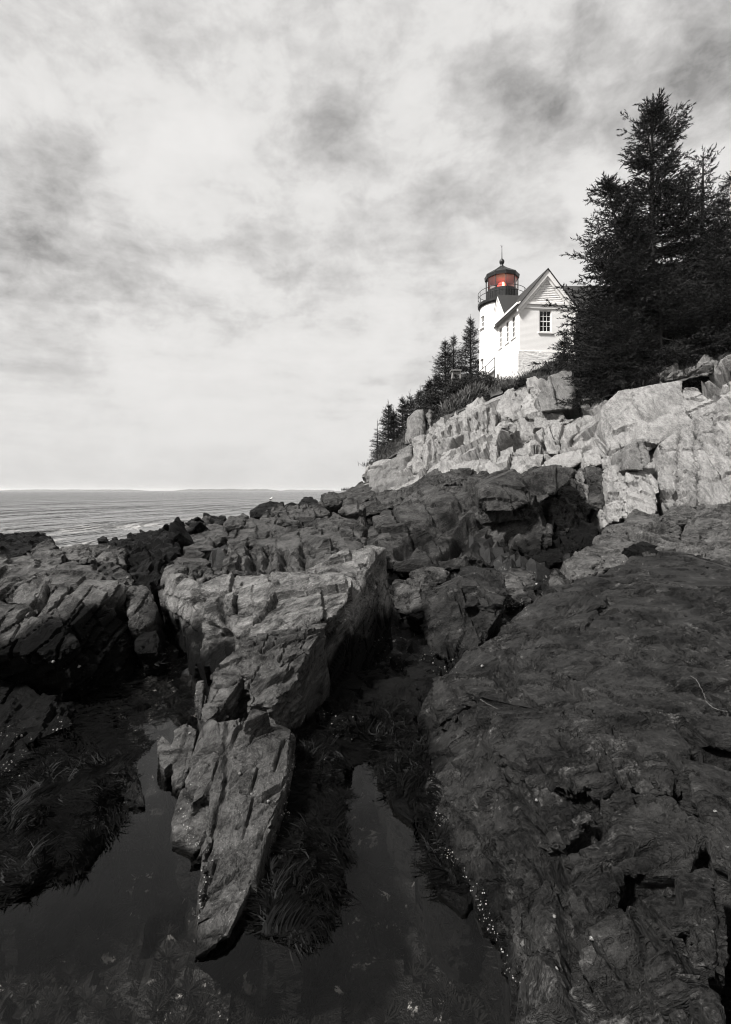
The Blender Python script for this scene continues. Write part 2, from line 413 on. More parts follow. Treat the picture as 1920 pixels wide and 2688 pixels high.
    nr = nt.bump(hgt, 1.0 * bump, .20 * s)
    finish(nt, principled(nt, c, ro, spec, nr)); return m

M = {}
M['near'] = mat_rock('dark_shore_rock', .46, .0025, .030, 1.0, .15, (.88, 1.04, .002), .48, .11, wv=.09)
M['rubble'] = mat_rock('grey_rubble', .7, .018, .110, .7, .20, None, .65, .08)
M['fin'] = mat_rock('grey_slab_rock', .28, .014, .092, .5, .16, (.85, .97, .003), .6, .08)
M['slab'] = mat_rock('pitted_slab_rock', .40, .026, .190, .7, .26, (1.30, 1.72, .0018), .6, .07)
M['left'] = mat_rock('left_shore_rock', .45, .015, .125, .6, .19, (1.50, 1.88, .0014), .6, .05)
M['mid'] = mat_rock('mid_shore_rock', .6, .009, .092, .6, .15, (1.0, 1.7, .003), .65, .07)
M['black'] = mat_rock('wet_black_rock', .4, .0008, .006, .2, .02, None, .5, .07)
M['face'] = mat_rock('dark_cliff_rock', 1.0, .009, .072, .7, .14, (1.0, 2.2, .004), .7, .07)
M['pale'] = mat_rock('pale_granite', 1.5, .115, .305, .5, .32, (1.5, 2.7, .03), .8, .12, .6, COLUMN, .9, mott=.5)
M['bright'] = mat_rock('lit_granite', 1.2, .17, .31, .4, .38, None, .8, .12, .6, COLUMN, .9, mott=.5)  # the cliff granite again, with sunlight put into the colour of lit blocks
M['grey'] = mat_rock('grey_granite', 1.3, .075, .18, .5, .24, (1.8, 3.2, .025), .8, .12, .7, COLUMN, .9, mott=.6)

# ------------------------------------------------------------------ ground, sea and the pool
def grid_faces(nu, nv):
    i = np.arange(nu - 1)[:, None] * nv + np.arange(nv - 1)[None]
    return np.stack([i, i + nv, i + nv + 1, i + 1], -1).reshape(-1, 4)
def build_bedrock():
    nu, nv = 240, 300
    yy = 0.6 * (60 / .6) ** (np.linspace(0, 1, nv)); a = np.linspace(-1, 1, nu)
    X = (a[:, None] * (3.0 + .85 * yy[None])).ravel(); Y = np.broadcast_to(yy, (nu, nv)).ravel()
    Z = terrain_z(X, Y); P = np.stack([X, Y, Z], 1).astype(np.float32)
    N = np.tile(np.array([[0, 0, 1]], np.float32), (len(P), 1))
    near = displace(P.copy(), N, .35, .07, 900, flat=.8); far = displace(P.copy(), N, 1.2, .30, 901, flat=.7)
    t = np.clip((P[:, 1] - 6) / 6, 0, 1)[:, None]
    Q = near * (1 - t) + far * t
    me = mesh_np('bedrock', Q, grid_faces(nu, nv)[:, ::-1], M['bed'], smooth=True, sharp=24)
    TRI[0] += 2 * nu * nv
    return tag(obj('shore_bedrock', me), 'dark wet bedrock of the shore and the floor of the tide pool', None, None, 'structure')

def mat_bed():
    m, nt = new_mat('pool_floor_rock')
    pos = nt.add('ShaderNodeNewGeometry').outputs['Position']
    wob = nt.add('ShaderNodeTexNoise', {'Vector': pos, 'Scale': 3.0, 'Detail': 3.0}).outputs['Color']
    wp = nt.vmath('ADD', pos, nt.vmath('MULTIPLY', nt.vmath('SUBTRACT', wob, (.5, .5, .5)), (.25,) * 3))
    n1 = nt.noise(wp, 7, 5, .7); n2 = nt.noise(pos, 2.2, 3); n3 = nt.noise(nt.vmath('ADD', wp, (3, 9, 2)), 9.0, 5, .72, .3)
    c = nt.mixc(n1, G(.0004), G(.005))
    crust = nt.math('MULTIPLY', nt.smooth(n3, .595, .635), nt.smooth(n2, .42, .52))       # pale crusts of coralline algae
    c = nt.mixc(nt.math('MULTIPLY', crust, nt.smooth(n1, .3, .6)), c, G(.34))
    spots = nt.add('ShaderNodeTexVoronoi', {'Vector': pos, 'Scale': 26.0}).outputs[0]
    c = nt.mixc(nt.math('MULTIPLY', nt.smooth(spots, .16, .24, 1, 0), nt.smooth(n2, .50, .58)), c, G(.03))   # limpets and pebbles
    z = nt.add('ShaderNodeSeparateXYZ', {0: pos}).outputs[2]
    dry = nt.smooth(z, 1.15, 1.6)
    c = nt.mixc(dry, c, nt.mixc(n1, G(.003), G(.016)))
    nr = nt.bump(nt.math('ADD', n1, nt.math('MULTIPLY', nt.noise(pos, 30, 4), .3)), .8, .05)
    finish(nt, principled(nt, c, .5, .14, nr)); return m
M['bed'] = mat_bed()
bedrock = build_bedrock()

def mat_sea():
    m, nt = new_mat('sea_water')
    pos = nt.add('ShaderNodeNewGeometry').outputs['Position']
    mp = nt.add('ShaderNodeMapping', {'Vector': pos, 'Scale': (1, .30, 1), 'Rotation': (0, 0, R(8))}).outputs[0]
    a = nt.noise(mp, .28, 4, .6, .3); b = nt.noise(mp, 1.1, 3, .62); c = nt.noise(mp, .06, 3, .6)
    h = nt.math('ADD', nt.math('MULTIPLY', a, 1.0), nt.math('MULTIPLY', b, .22))
    h = nt.math('ADD', h, nt.math('MULTIPLY', c, 3.0))
    nr = nt.bump(h, 1.0, 6.0)
    y = nt.add('ShaderNodeSeparateXYZ', {0: pos})
    # long-exposure foam drifting along the rocks
    shore = nt.math('ADD', y.outputs[1], nt.math('MULTIPLY', y.outputs[0], -1.15))
    fm = nt.math('MULTIPLY', nt.smooth(shore, 95, 55), nt.smooth(nt.noise(mp, .30, 5, .66, .8), .44, .64))
    col = nt.mixc(nt.math('MULTIPLY', fm, .8), G(.02), G(.40))
    ro = nt.math('ADD', .12, nt.math('MULTIPLY', fm, .4))
    finish(nt, principled(nt, col, ro, .25, nr, IOR=1.333)); return m
M['sea'] = mat_sea()
def build_sea():
    ys = np.concatenate([np.linspace(-60, 8, 4), 8 * (9200 / 8) ** np.linspace(.02, 1, 60)]); xs = np.concatenate([-10 ** np.linspace(3.96, .5, 30), [0], 10 ** np.linspace(.5, 3.96, 30)])
    X, Y = np.meshgrid(xs, ys, indexing='ij')
    P = np.stack([X.ravel(), Y.ravel(), np.zeros(X.size)], 1)
    return tag(obj('sea', mesh_np('sea', P, grid_faces(len(xs), len(ys)), M['sea'])), 'grey rippled sea stretching to the horizon', None, None, 'structure')
sea = build_sea()
def mat_pool():
    m, nt = new_mat('still_pool_water')
    pos = nt.add('ShaderNodeNewGeometry').outputs['Position']
    nr = nt.bump(nt.noise(pos, 2.2, 3), .05, .03)
    fr = nt.add('ShaderNodeFresnel', {'IOR': 1.25, 'Normal': nr}).outputs[0]
    gl = nt.add('ShaderNodeBsdfGlossy', {'Color': (1, 1, 1, 1), 'Roughness': .03, 'Normal': nr}).outputs[0]
    tr = nt.add('ShaderNodeBsdfTransparent', {'Color': (.85, .84, .825, 1)}).outputs[0]
    mx = nt.add('ShaderNodeMixShader', {0: fr}); nt.l.new(tr, mx.inputs[1]); nt.l.new(gl, mx.inputs[2])
    finish(nt, mx.outputs[0]); return m
M['pool'] = mat_pool()
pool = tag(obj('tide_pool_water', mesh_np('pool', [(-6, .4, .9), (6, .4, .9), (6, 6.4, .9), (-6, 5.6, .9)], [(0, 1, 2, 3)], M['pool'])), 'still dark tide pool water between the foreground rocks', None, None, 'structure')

# ------------------------------------------------------------------ shore rocks (u, v, depth), each one a thing of its own
DN = (0, .05, -.9)
ROCKS = []
def rock(name, label, pieces, vox, s, amp, seed, mat, group='rocks of the shore', **kw):
    o = obj(name, rock_mesh(name, pieces, vox, s, amp, seed, M[mat], **kw))
    tag(o, label, 'rock', group); ROCKS.append(o); return o

fy = lambda v: float(np.interp(v, [1880, 1900, 2000, 2100, 2200, 2300, 2400, 2500], [3.85, 3.75, 3.42, 3.12, 2.86, 2.65, 2.44, 2.3]))
sy = lambda v: float(np.interp(v, [1500, 1540, 1600, 1660, 1700], [6.1, 5.7, 5.3, 4.95, 4.75]))
def diag(lines, f, w, dep): return [([(u, v, f(v)) for u, v in l], w, dep) for l in lines]
rock('slab_rock', 'long narrow grey rock fin pointing down into the tide pool, centre foreground', [
    ([(512, 2522, 2.27), (606, 2455, 2.36), (668, 2329, 2.60), (722, 2169, 2.95), (752, 2060, 3.22), (756, 1996, 3.48), (768, 1912, 3.80), (700, 1876, 4.0), (570, 1905, 3.75), (592, 2082, 3.2), (563, 2190, 2.92), (526, 2335, 2.58), (518, 2430, 2.40)], (.02, .36, -.5)),
    ([(545, 1880, 3.95), (570, 1900, 3.72), (591, 2082, 3.22), (568, 2170, 3.0), (545, 2235, 2.92), (462, 2208, 3.03), (459, 2156, 3.16), (493, 2058, 3.42), (517, 1965, 3.75)], (.06, .1, -.5)),
    ([(500, 2115, 3.08), (585, 2060, 3.2), (597, 2042, 3.26), (540, 2030, 3.36), (512, 2080, 3.2)], (.01, .03, -.14)),
    ([(640, 1905, 3.62), (655, 1862, 3.75), (710, 1868, 3.75), (640, 1900, 3.6)], (.02, .06, -.16)),
    ([(556, 1758, 4.45), (582, 1740, 4.5), (645, 1690, 4.7), (638, 1772, 4.35), (590, 1840, 4.08), (546, 1896, 3.93), (525, 1885, 4.0), (533, 1845, 4.15)], (.06, .2, -.8)),
    ([(645, 1680, 4.72), (735, 1742, 4.42), (860, 1640, 4.95), (800, 1760, 4.5), (745, 1830, 4.22), (715, 1862, 4.05), (650, 1850, 4.05), (640, 1780, 4.3), (700, 1660, 4.95)], (0, .3, -.9)),
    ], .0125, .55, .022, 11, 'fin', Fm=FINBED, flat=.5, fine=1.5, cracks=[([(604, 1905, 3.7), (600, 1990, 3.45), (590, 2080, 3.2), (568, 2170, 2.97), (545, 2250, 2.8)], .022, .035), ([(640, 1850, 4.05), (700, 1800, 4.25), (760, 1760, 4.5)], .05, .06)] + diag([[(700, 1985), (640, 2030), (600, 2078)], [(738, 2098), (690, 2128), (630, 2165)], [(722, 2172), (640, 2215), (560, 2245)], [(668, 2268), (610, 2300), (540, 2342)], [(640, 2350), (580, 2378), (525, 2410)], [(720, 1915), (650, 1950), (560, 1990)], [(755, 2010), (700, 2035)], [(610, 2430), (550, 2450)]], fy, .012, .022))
rock('slab_rock', 'pair of thin upright rock flakes beside the left pool', [
    ([(455, 1915, 4.0), (490, 1893, 4.1), (516, 1912, 3.95), (500, 2000, 3.7), (478, 2068, 3.55), (447, 2062, 3.58), (451, 1944, 3.92)], (.03, .14, -.45)),
    ([(410, 1948, 3.98), (423, 1930, 4.0), (446, 1952, 3.92), (449, 2000, 3.75), (428, 2022, 3.7), (416, 2008, 3.75)], (.03, .1, -.45)),
    ([(520, 1790, 4.6), (535, 1780, 4.6), (545, 1830, 4.4), (525, 1870, 4.2), (512, 1840, 4.4)], (.03, .1, -.5))], .012, .3, .012, 12, 'fin')
rock('slab_rock', 'big pitted slab with pale top and black right side behind the fin', [
    ([(523, 1537, 6.2), (591, 1506, 6.5), (700, 1500, 6.4), (880, 1498, 6.0), (926, 1508, 5.65), (912, 1574, 5.22), (870, 1600, 5.12), (733, 1704, 4.72), (640, 1672, 4.95), (591, 1636, 5.25), (517, 1612, 5.6)], (.02, .12, -.30)),
    ([(880, 1500, 6.2), (978, 1440, 6.6), (1014, 1438, 6.8), (1030, 1580, 6.6), (906, 1590, 5.45), (850, 1655, 5.1), (735, 1712, 4.9), (600, 1645, 5.5), (525, 1560, 6.3)], (0, .1, -1.5)),
    ([(860, 1480, 6.4), (900, 1452, 6.9), (978, 1436, 7.1), (1020, 1440, 7.0), (1030, 1470, 6.9), (930, 1512, 5.9)], (0, .3, -.9)),
    ([(440, 1500, 7.2), (520, 1530, 6.3), (518, 1620, 5.62), (598, 1640, 5.42), (640, 1700, 5.0), (560, 1760, 4.95), (500, 1700, 5.5), (450, 1600, 6.4), (425, 1560, 7.0)], (.1, .4, -1.2)),
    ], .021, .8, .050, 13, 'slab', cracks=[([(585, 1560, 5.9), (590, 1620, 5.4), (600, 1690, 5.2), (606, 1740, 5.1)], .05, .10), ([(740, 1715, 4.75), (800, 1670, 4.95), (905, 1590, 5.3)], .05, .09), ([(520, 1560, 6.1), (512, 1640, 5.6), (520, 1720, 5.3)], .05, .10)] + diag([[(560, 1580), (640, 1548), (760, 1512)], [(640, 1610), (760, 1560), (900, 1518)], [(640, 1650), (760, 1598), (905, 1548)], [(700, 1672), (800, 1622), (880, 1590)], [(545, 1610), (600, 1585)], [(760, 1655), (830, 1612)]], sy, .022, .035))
rock('slab_rock', 'blocky broken ledge at the left edge of the big pitted slab', [
    ([(437, 1480, 8.0), (470, 1455, 8.6), (520, 1440, 9.0), (560, 1490, 7.6), (520, 1540, 6.6), (470, 1560, 6.8), (425, 1590, 6.9), (422, 1530, 7.4)], (.1, .5, -1.2)),
    ([(500, 1500, 7.2), (560, 1480, 7.7), (602, 1490, 7.4), (560, 1515, 6.9)], (.0, .3, -.3))], .028, .55, .05, 14, 'mid')
rock('slab_rock', 'wide bedded ledge with a row of square blocks behind the big pitted slab', [
    ([(588, 1440, 9.0), (700, 1432, 9.2), (880, 1352, 11.6), (950, 1362, 11.4), (958, 1425, 9.0), (925, 1480, 7.2), (800, 1498, 7.2), (660, 1512, 7.3), (590, 1500, 7.7)], (0, .3, -1.1)),
    ], .032, .8, .07, 15, 'mid', cracks=[([(668, 1440, 8.6), (660, 1512, 7.3)], .08, .2), ([(705, 1440, 8.6), (700, 1512, 7.2)], .07, .16), ([(750, 1440, 8.6), (748, 1508, 7.2)], .07, .16), ([(800, 1440, 8.6), (800, 1500, 7.2)], .07, .16)])
rock('slab_rock', 'flat tilted plate of rock on the bedded ledge, sea behind it', [
    ([(598, 1397, 10.0), (655, 1363, 11.0), (733, 1384, 10.6), (764, 1391, 10.4), (740, 1402, 10.0), (673, 1430, 9.2), (596, 1428, 9.3)], (0, .3, -.35)),
    ([(600, 1425, 9.4), (720, 1425, 9.5), (745, 1400, 10.2), (610, 1400, 10.2)], (0, .3, -.8))], .034, .9, .05, 16, 'mid')
rock('slab_rock', 'highest lit rock plate of the middle shore, below the dark headland', [
    ([(677, 1361, 11), (755, 1321, 13), (843, 1324, 13.5), (866, 1345, 13), (812, 1360, 11.8), (766, 1382, 10.8), (690, 1372, 10.7)], (0, .4, -.7)),
    ([(770, 1385, 10.9), (820, 1360, 11.9), (866, 1350, 12.6), (850, 1380, 11.5), (780, 1415, 10.3)], (0, .4, -.9))], .038, .9, .07, 17, 'mid')
rock('slab_rock', 'small dark wedge of rock under the lit plate', [
    ([(722, 1400, 9.9), (745, 1388, 10.2), (765, 1410, 9.8), (755, 1428, 9.4), (718, 1426, 9.4)], (0, .3, -.5))], .03, .3, .03, 18, 'mid')
# left mass
rock('shore_boulder', 'large left boulder with rippled lit top and black front, behind the seaweed', [
    ([(193, 1479, 7.2), (108, 1507, 6.6), (244, 1493, 7.0), (322, 1540, 6.4), (232, 1527, 6.2), (198, 1547, 5.9), (125, 1577, 5.6), (57, 1609, 5.2), (-90, 1645, 5.0), (50, 1710, 4.9), (-90, 1730, 4.9), (190, 1775, 5.15), (335, 1620, 6.2), (330, 1800, 5.6), (190, 1640, 5.35)], (.0, .5, -1.0)),
    ([(60, 1610, 5.15), (130, 1580, 5.5), (195, 1700, 5.0), (180, 1780, 4.95), (55, 1720, 4.8)], (0, .4, -.6)),
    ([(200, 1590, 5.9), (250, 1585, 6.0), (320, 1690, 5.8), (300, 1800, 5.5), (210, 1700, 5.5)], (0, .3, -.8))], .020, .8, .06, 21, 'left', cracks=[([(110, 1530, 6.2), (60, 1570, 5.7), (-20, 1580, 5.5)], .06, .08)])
rock('shore_boulder', 'sloping striped boulder at the far left behind the rippled boulder', [
    ([(3, 1495, 7.6), (57, 1456, 8.6), (125, 1436, 9.3), (172, 1450, 9), (150, 1490, 7.6), (100, 1522, 6.9), (0, 1560, 6.4), (-100, 1560, 6.6), (-100, 1500, 7.4)], (0, .5, -1.2))], .027, .8, .05, 22, 'left')
rock('shore_boulder', 'low flat dark slab in front of the sea behind the rippled boulder', [
    ([(160, 1437, 9.5), (255, 1428, 10.5), (330, 1446, 9.6), (327, 1480, 8.6), (250, 1474, 8.2), (155, 1460, 8.8)], (0, .3, -1))], .03, .5, .05, 23, 'left')
rock('shore_boulder', 'rounded speckled boulder in the dark cleft beside the rippled boulder', [
    ([(331, 1556, 6.5), (345, 1538, 6.7), (376, 1535, 6.8), (402, 1556, 6.6), (417, 1592, 6.4), (412, 1625, 6.2), (370, 1655, 5.95), (335, 1640, 6.0), (360, 1580, 6.2)], (.02, .35, -.7))], .022, .5, .018, 24, 'mid')
rock('shore_boulder', 'grey faceted block wedged behind the rippled boulder', [
    ([(250, 1490, 7.6), (285, 1474, 7.9), (310, 1478, 7.9), (345, 1520, 7.2), (345, 1560, 6.8), (270, 1530, 6.9)], (0, .4, -.9))], .026, .4, .03, 25, 'mid')
rock('shore_boulder', 'black angular block at the bottom of the left cleft', [
    ([(352, 1680, 5.9), (372, 1660, 6.0), (410, 1655, 6.0), (420, 1672, 5.9), (415, 1715, 5.7), (360, 1712, 5.7)], (0, .3, -.5))], .02, .3, .02, 26, 'black')
rock('shore_boulder', 'rough black ledge above the left cleft, near the sea', [
    ([(290, 1422, 12), (380, 1412, 12.8), (450, 1398, 12.6), (475, 1440, 9.6), (400, 1500, 8.4), (320, 1485, 9), (298, 1452, 10)], (0, .5, -1.2)),
    ([(340, 1455, 9.5), (440, 1460, 9.0), (430, 1530, 7.8), (370, 1560, 7.2), (330, 1520, 7.8)], (0, .4, -.9))], .042, .6, .10, 27, 'black')
rock('shore_boulder', 'weed-covered dark hump at the left edge in front of the sea', [
    ([(-100, 1450, 12), (-40, 1412, 13), (58, 1398, 14), (122, 1397, 14), (142, 1428, 12.5), (80, 1440, 12), (0, 1480, 9.5)], (0, .8, -1.6))], .05, .4, .06, 28, 'black')
rock('shore_boulder', 'small pale-edged boulder leaning on the weed-covered hump', [
    ([(78, 1442, 11), (110, 1420, 11.5), (135, 1418, 11.5), (152, 1432, 11), (130, 1446, 10.6)], (0, .5, -.8))], .04, .35, .03, 29, 'mid')
rock('shore_boulder', 'thin pointed rock standing among barnacles left of the pool', [
    ([(234, 1900, 4.75), (283, 1843, 5.05), (303, 1872, 4.9), (296, 1930, 4.5), (203, 1962, 4.3)], (.0, .15, -.4))], .014, .3, .014, 30, 'black')
rock('shore_boulder', 'peaked grey rock rising from the left pool', [
    ([(246, 2035, 3.80), (314, 1970, 3.92), (344, 1992, 3.85), (378, 2084, 3.48), (380, 2112, 3.38), (350, 2103, 3.38), (262, 2075, 3.52), (318, 2010, 3.7)], (0, .12, -.4))], .012, .3, .013, 31, 'near')
rock('shore_boulder', 'low black slabs below the left boulder, at the left edge', [
    ([(-60, 1800, 5.0), (60, 1790, 5.1), (170, 1850, 4.8), (190, 1900, 4.5), (60, 1960, 4.2), (-60, 1960, 4.2)], (0, .3, -.5)),
    ([(120, 1850, 4.9), (220, 1840, 5.1), (200, 1885, 4.75), (130, 1895, 4.65)], (0, .2, -.3)),
    ([(-60, 1880, 4.6), (40, 1895, 4.5), (70, 1980, 4.05), (20, 2020, 3.8), (-60, 2020, 3.85)], (0, .2, -.3))], .018, .5, .035, 32, 'black')
# central gully
rock('leaning_rock', 'dark jagged rock leaning over the central gully', [
    ([(1189, 1527, 7.6), (1279, 1486, 8.2), (1306, 1493, 8.1), (1322, 1508, 7.8), (1336, 1556, 7.2), (1326, 1585, 7.0), (1290, 1645, 6.6), (1206, 1768, 5.95), (1133, 1700, 6.4), (1146, 1602, 7.0), (1100, 1556, 7.7)], (.1, .6, -.35)),
    ([(1219, 1586, 6.95), (1240, 1556, 7.2), (1300, 1550, 7.2), (1332, 1562, 7.0), (1300, 1606, 6.8)], (.05, .3, -.2))], .023, .6, .055, 41, 'near', flat=.35)
rock('shore_boulder', 'flat-topped light block standing behind the gully', [
    ([(1078, 1502, 9.0), (1108, 1487, 9.3), (1165, 1489, 9.3), (1183, 1501, 9.2), (1167, 1532, 8.8), (1094, 1526, 8.8)], (0, .6, -.6))], .03, .5, .03, 42, 'mid')
rock('shore_boulder', 'folded low ledge between the big slab and the leaning rock', [
    ([(1032, 1518, 8.5), (1100, 1520, 8.5), (1165, 1535, 8.2), (1165, 1592, 7.4), (1100, 1625, 7.1), (1032, 1590, 7.7)], (0, .5, -.7))], .03, .4, .06, 43, 'mid')
rock('shore_boulder', 'grey wedge rock behind the leaning rock', [
    ([(1318, 1500, 9.4), (1345, 1490, 9.7), (1402, 1500, 9.6), (1412, 1580, 8.4), (1335, 1592, 8.0)], (0, .6, -.8))], .03, .5, .05, 44, 'mid')
# right dome
rock('dome_rock', 'huge smooth dark boulder sloping back to the cliff at right', [
    ([(1134, 1798, 4.66), (1214, 1775, 4.85), (1333, 1672, 5.5), (1434, 1560, 6.5), (1560, 1508, 7.1), (1660, 1470, 7.7), (1748, 1458, 7.9), (1920, 1482, 7.5), (2080, 1560, 6.0), (1240, 1832, 4.1), (1330, 1850, 3.85), (1560, 1850, 3.6), (1800, 1900, 3.2), (1950, 1960, 2.9), (2080, 2020, 2.7)], (0, .1, -1.1)),
    ([(1105, 1853, 4.62), (1132, 1797, 4.7), (1220, 1780, 4.8), (1240, 1830, 4.15), (1110, 1950, 4.2), (1200, 1900, 4.15)], (.05, .1, -.6)),
    ([(1434, 1560, 6.3), (1480, 1535, 6.5), (1600, 1560, 5.8), (1520, 1650, 5.0), (1360, 1690, 5.2)], (.1, .2, -.5)),
    ([(1640, 1500, 6.9), (1800, 1490, 6.9), (1930, 1540, 6.0), (1900, 1600, 5.3), (1700, 1570, 5.7)], (.1, .2, -.5)),
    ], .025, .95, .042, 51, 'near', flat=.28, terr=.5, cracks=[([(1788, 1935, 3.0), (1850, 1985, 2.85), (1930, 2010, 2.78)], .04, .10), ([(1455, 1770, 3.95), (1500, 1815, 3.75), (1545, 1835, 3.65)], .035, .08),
      ([(1330, 1830, 3.9), (1342, 1790, 4.15), (1340, 1740, 4.45)], .035, .05), ([(1600, 1540, 6.3), (1480, 1620, 5.4), (1330, 1720, 4.9)], .03, .04), ([(1900, 1600, 5.4), (1700, 1640, 4.9), (1450, 1720, 4.4), (1300, 1800, 4.2)], .03, .04), ([(1920, 1760, 3.9), (1720, 1720, 4.2), (1560, 1740, 4.1)], .025, .035), ([(1250, 1792, 4.6), (1420, 1640, 5.4), (1570, 1540, 6.4)], .02, .035), ([(1300, 1815, 4.2), (1600, 1645, 4.9), (1910, 1565, 5.5)], .018, .03), ([(1420, 1830, 3.9), (1700, 1690, 4.4), (1920, 1650, 4.6)], .018, .03)])
rock('dome_rock', 'fractured dark front block of the right foreground, with white barnacles at its foot', [
    # shoulder with the bright edge, then the wall falling to the channel
    ([(1166, 1884, 4.25), (1240, 1838, 4.05), (1302, 1898, 3.5), (1312, 1985, 3.12), (1500, 1930, 3.1), (1560, 1860, 3.45), (1340, 1850, 3.8), (1420, 2060, 2.82), (1600, 2060, 2.72)], (.05, .2, -.7)),
    ([(1112, 1940, 4.22), (1166, 1884, 4.27), (1290, 1905, 3.58), (1305, 1990, 3.2), (1129, 2092, 3.48), (1150, 2220, 3.03), (1240, 2130, 3.1), (1330, 2080, 2.98), (1200, 2290, 2.82)], (.08, .2, -.7)),
    ([(1310, 2060, 2.98), (1420, 2062, 2.78), (1560, 2140, 2.5), (1470, 2230, 2.42), (1330, 2200, 2.72), (1300, 2130, 2.9)], (.03, .15, -.4)),
    ([(1200, 2290, 2.82), (1300, 2150, 2.88), (1400, 2220, 2.56), (1440, 2330, 2.36), (1340, 2440, 2.36), (1290, 2430, 2.46), (1252, 2345, 2.66)], (.06, .15, -.6)),
    ([(1290, 2430, 2.46), (1351, 2552, 2.22), (1360, 2720, 1.97), (1400, 2380, 2.34), (1452, 2440, 2.16), (1455, 2600, 1.94), (1465, 2760, 1.74)], (.08, .15, -.6)),
    ([(1560, 1870, 3.4), (1760, 1905, 3.05), (1800, 1960, 2.9), (1760, 2090, 2.6), (1560, 2080, 2.7), (1500, 1950, 3.0)], (.03, .2, -.5)),
    ([(1590, 2100, 2.6), (1750, 2095, 2.55), (1840, 2180, 2.3), (1800, 2300, 2.1), (1640, 2290, 2.18), (1570, 2200, 2.42)], (.03, .15, -.5)),
    ([(1478, 2250, 2.36), (1570, 2200, 2.42), (1640, 2300, 2.16), (1600, 2420, 2.02), (1500, 2480, 1.98)], (.03, .15, -.5)),
    ([(1500, 2440, 2.0), (1620, 2400, 2.0), (1720, 2330, 2.03), (1800, 2420, 1.86), (1640, 2560, 1.78), (1520, 2640, 1.76)], (.03, .15, -.5)),
    ([(1505, 2620, 1.78), (1640, 2540, 1.78), (1760, 2440, 1.83), (1850, 2500, 1.72), (1880, 2740, 1.50), (1680, 2770, 1.52), (1505, 2770, 1.60)], (.03, .15, -.6)),
    ([(1760, 2300, 2.06), (1850, 2270, 2.08), (1892, 2400, 1.86), (1895, 2560, 1.66), (1840, 2540, 1.68)], (.03, .15, -.6)),
    ([(1800, 2000, 2.8), (1950, 2040, 2.65), (2080, 2060, 2.6), (2080, 2500, 1.8), (1935, 2400, 1.92), (1850, 2180, 2.3)], (0, .2, -.9)),
    ([(1180, 1960, 4.02), (1330, 1890, 3.72), (1560, 1885, 3.52), (1900, 2000, 2.92), (1960, 2080, 2.74), (1950, 2720, 1.66), (1500, 2720, 1.74), (1420, 2420, 2.32), (1230, 2280, 2.86), (1330, 2100, 2.98), (1500, 2250, 2.44)], (.03, .1, -.6)),
    ([(1925, 2380, 1.96), (2080, 2450, 1.86), (2080, 2770, 1.5), (1925, 2770, 1.5)], (0, .2, -.9)),
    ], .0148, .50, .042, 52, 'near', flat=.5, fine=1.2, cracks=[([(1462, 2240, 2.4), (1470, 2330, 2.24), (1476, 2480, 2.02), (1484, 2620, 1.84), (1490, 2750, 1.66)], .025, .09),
      ([(1890, 2300, 2.0), (1905, 2500, 1.76), (1912, 2720, 1.55)], .03, .12), ([(1440, 2360, 2.28), (1560, 2280, 2.25), (1700, 2210, 2.25)], .016, .04), ([(1310, 2010, 3.0), (1480, 2080, 2.76), (1620, 2060, 2.75)], .015, .03), ([(1310, 1990, 3.1), (1420, 2062, 2.8), (1560, 2135, 2.55), (1750, 2092, 2.6)], .014, .035), ([(1330, 2205, 2.7), (1480, 2150, 2.6), (1640, 2065, 2.7)], .012, .03), ([(1485, 2460, 2.0), (1640, 2330, 2.1), (1800, 2230, 2.2)], .012, .03), ([(1505, 2610, 1.8), (1680, 2480, 1.85), (1850, 2380, 1.9)], .011, .03), ([(1400, 2090, 2.75), (1445, 2250, 2.45), (1385, 2400, 2.35)], .012, .03), ([(1180, 2120, 3.4), (1260, 2200, 2.95), (1300, 2330, 2.6)], .012, .03), ([(1640, 2290, 2.15), (1660, 2480, 1.85), (1640, 2680, 1.6)], .011, .03)])
# right middle rubble
rock('rubble_rock', 'bedded dark ledge in front of the pale pillars', [
    ([(1573, 1412, 12), (1620, 1385, 13.5), (1682, 1347, 15), (1735, 1354, 15), (1790, 1387, 13), (1785, 1455, 10.6), (1690, 1470, 10.2), (1600, 1455, 10.5)], (0, .8, -1))], .042, .9, .11, 61, 'rubble', flat=.4)
rock('rubble_rock', 'dark fractured mound at the foot of the pale right cliff', [
    ([(1800, 1402, 12), (1860, 1330, 15), (1985, 1310, 15), (2080, 1420, 11.5), (1980, 1470, 10), (1790, 1470, 10.2)], (0, .8, -1))], .045, .9, .13, 62, 'rubble')
rock('rubble_rock', 'striped round boulder at the right edge behind the dome', [
    ([(1858, 1444, 10.2), (1890, 1402, 10.8), (1950, 1380, 11.2), (2060, 1390, 11), (2060, 1500, 9), (1880, 1490, 9.2)], (0, .8, -.8))], .04, .6, .05, 63, 'rubble')
rock('rubble_rock', 'smooth grey tilted slab behind the crest of the dome', [
    ([(1477, 1470, 10.2), (1534, 1438, 10.8), (1592, 1417, 11.3), (1616, 1430, 11), (1602, 1472, 9.9), (1500, 1502, 9.6)], (0, .6, -.8))], .035, .6, .035, 64, 'rubble')
rock('rubble_rock', 'black slabs lying in the cleft left of the pillars', [
    ([(1450, 1372, 16), (1540, 1370, 15), (1575, 1420, 13), (1500, 1446, 12.2), (1400, 1440, 12.8)], (0, .8, -1)),
    ([(1400, 1420, 13), (1480, 1435, 12.2), (1470, 1470, 11.2), (1400, 1475, 11.2)], (0, .8, -.8))], .05, .8, .12, 65, 'black', flat=.4)
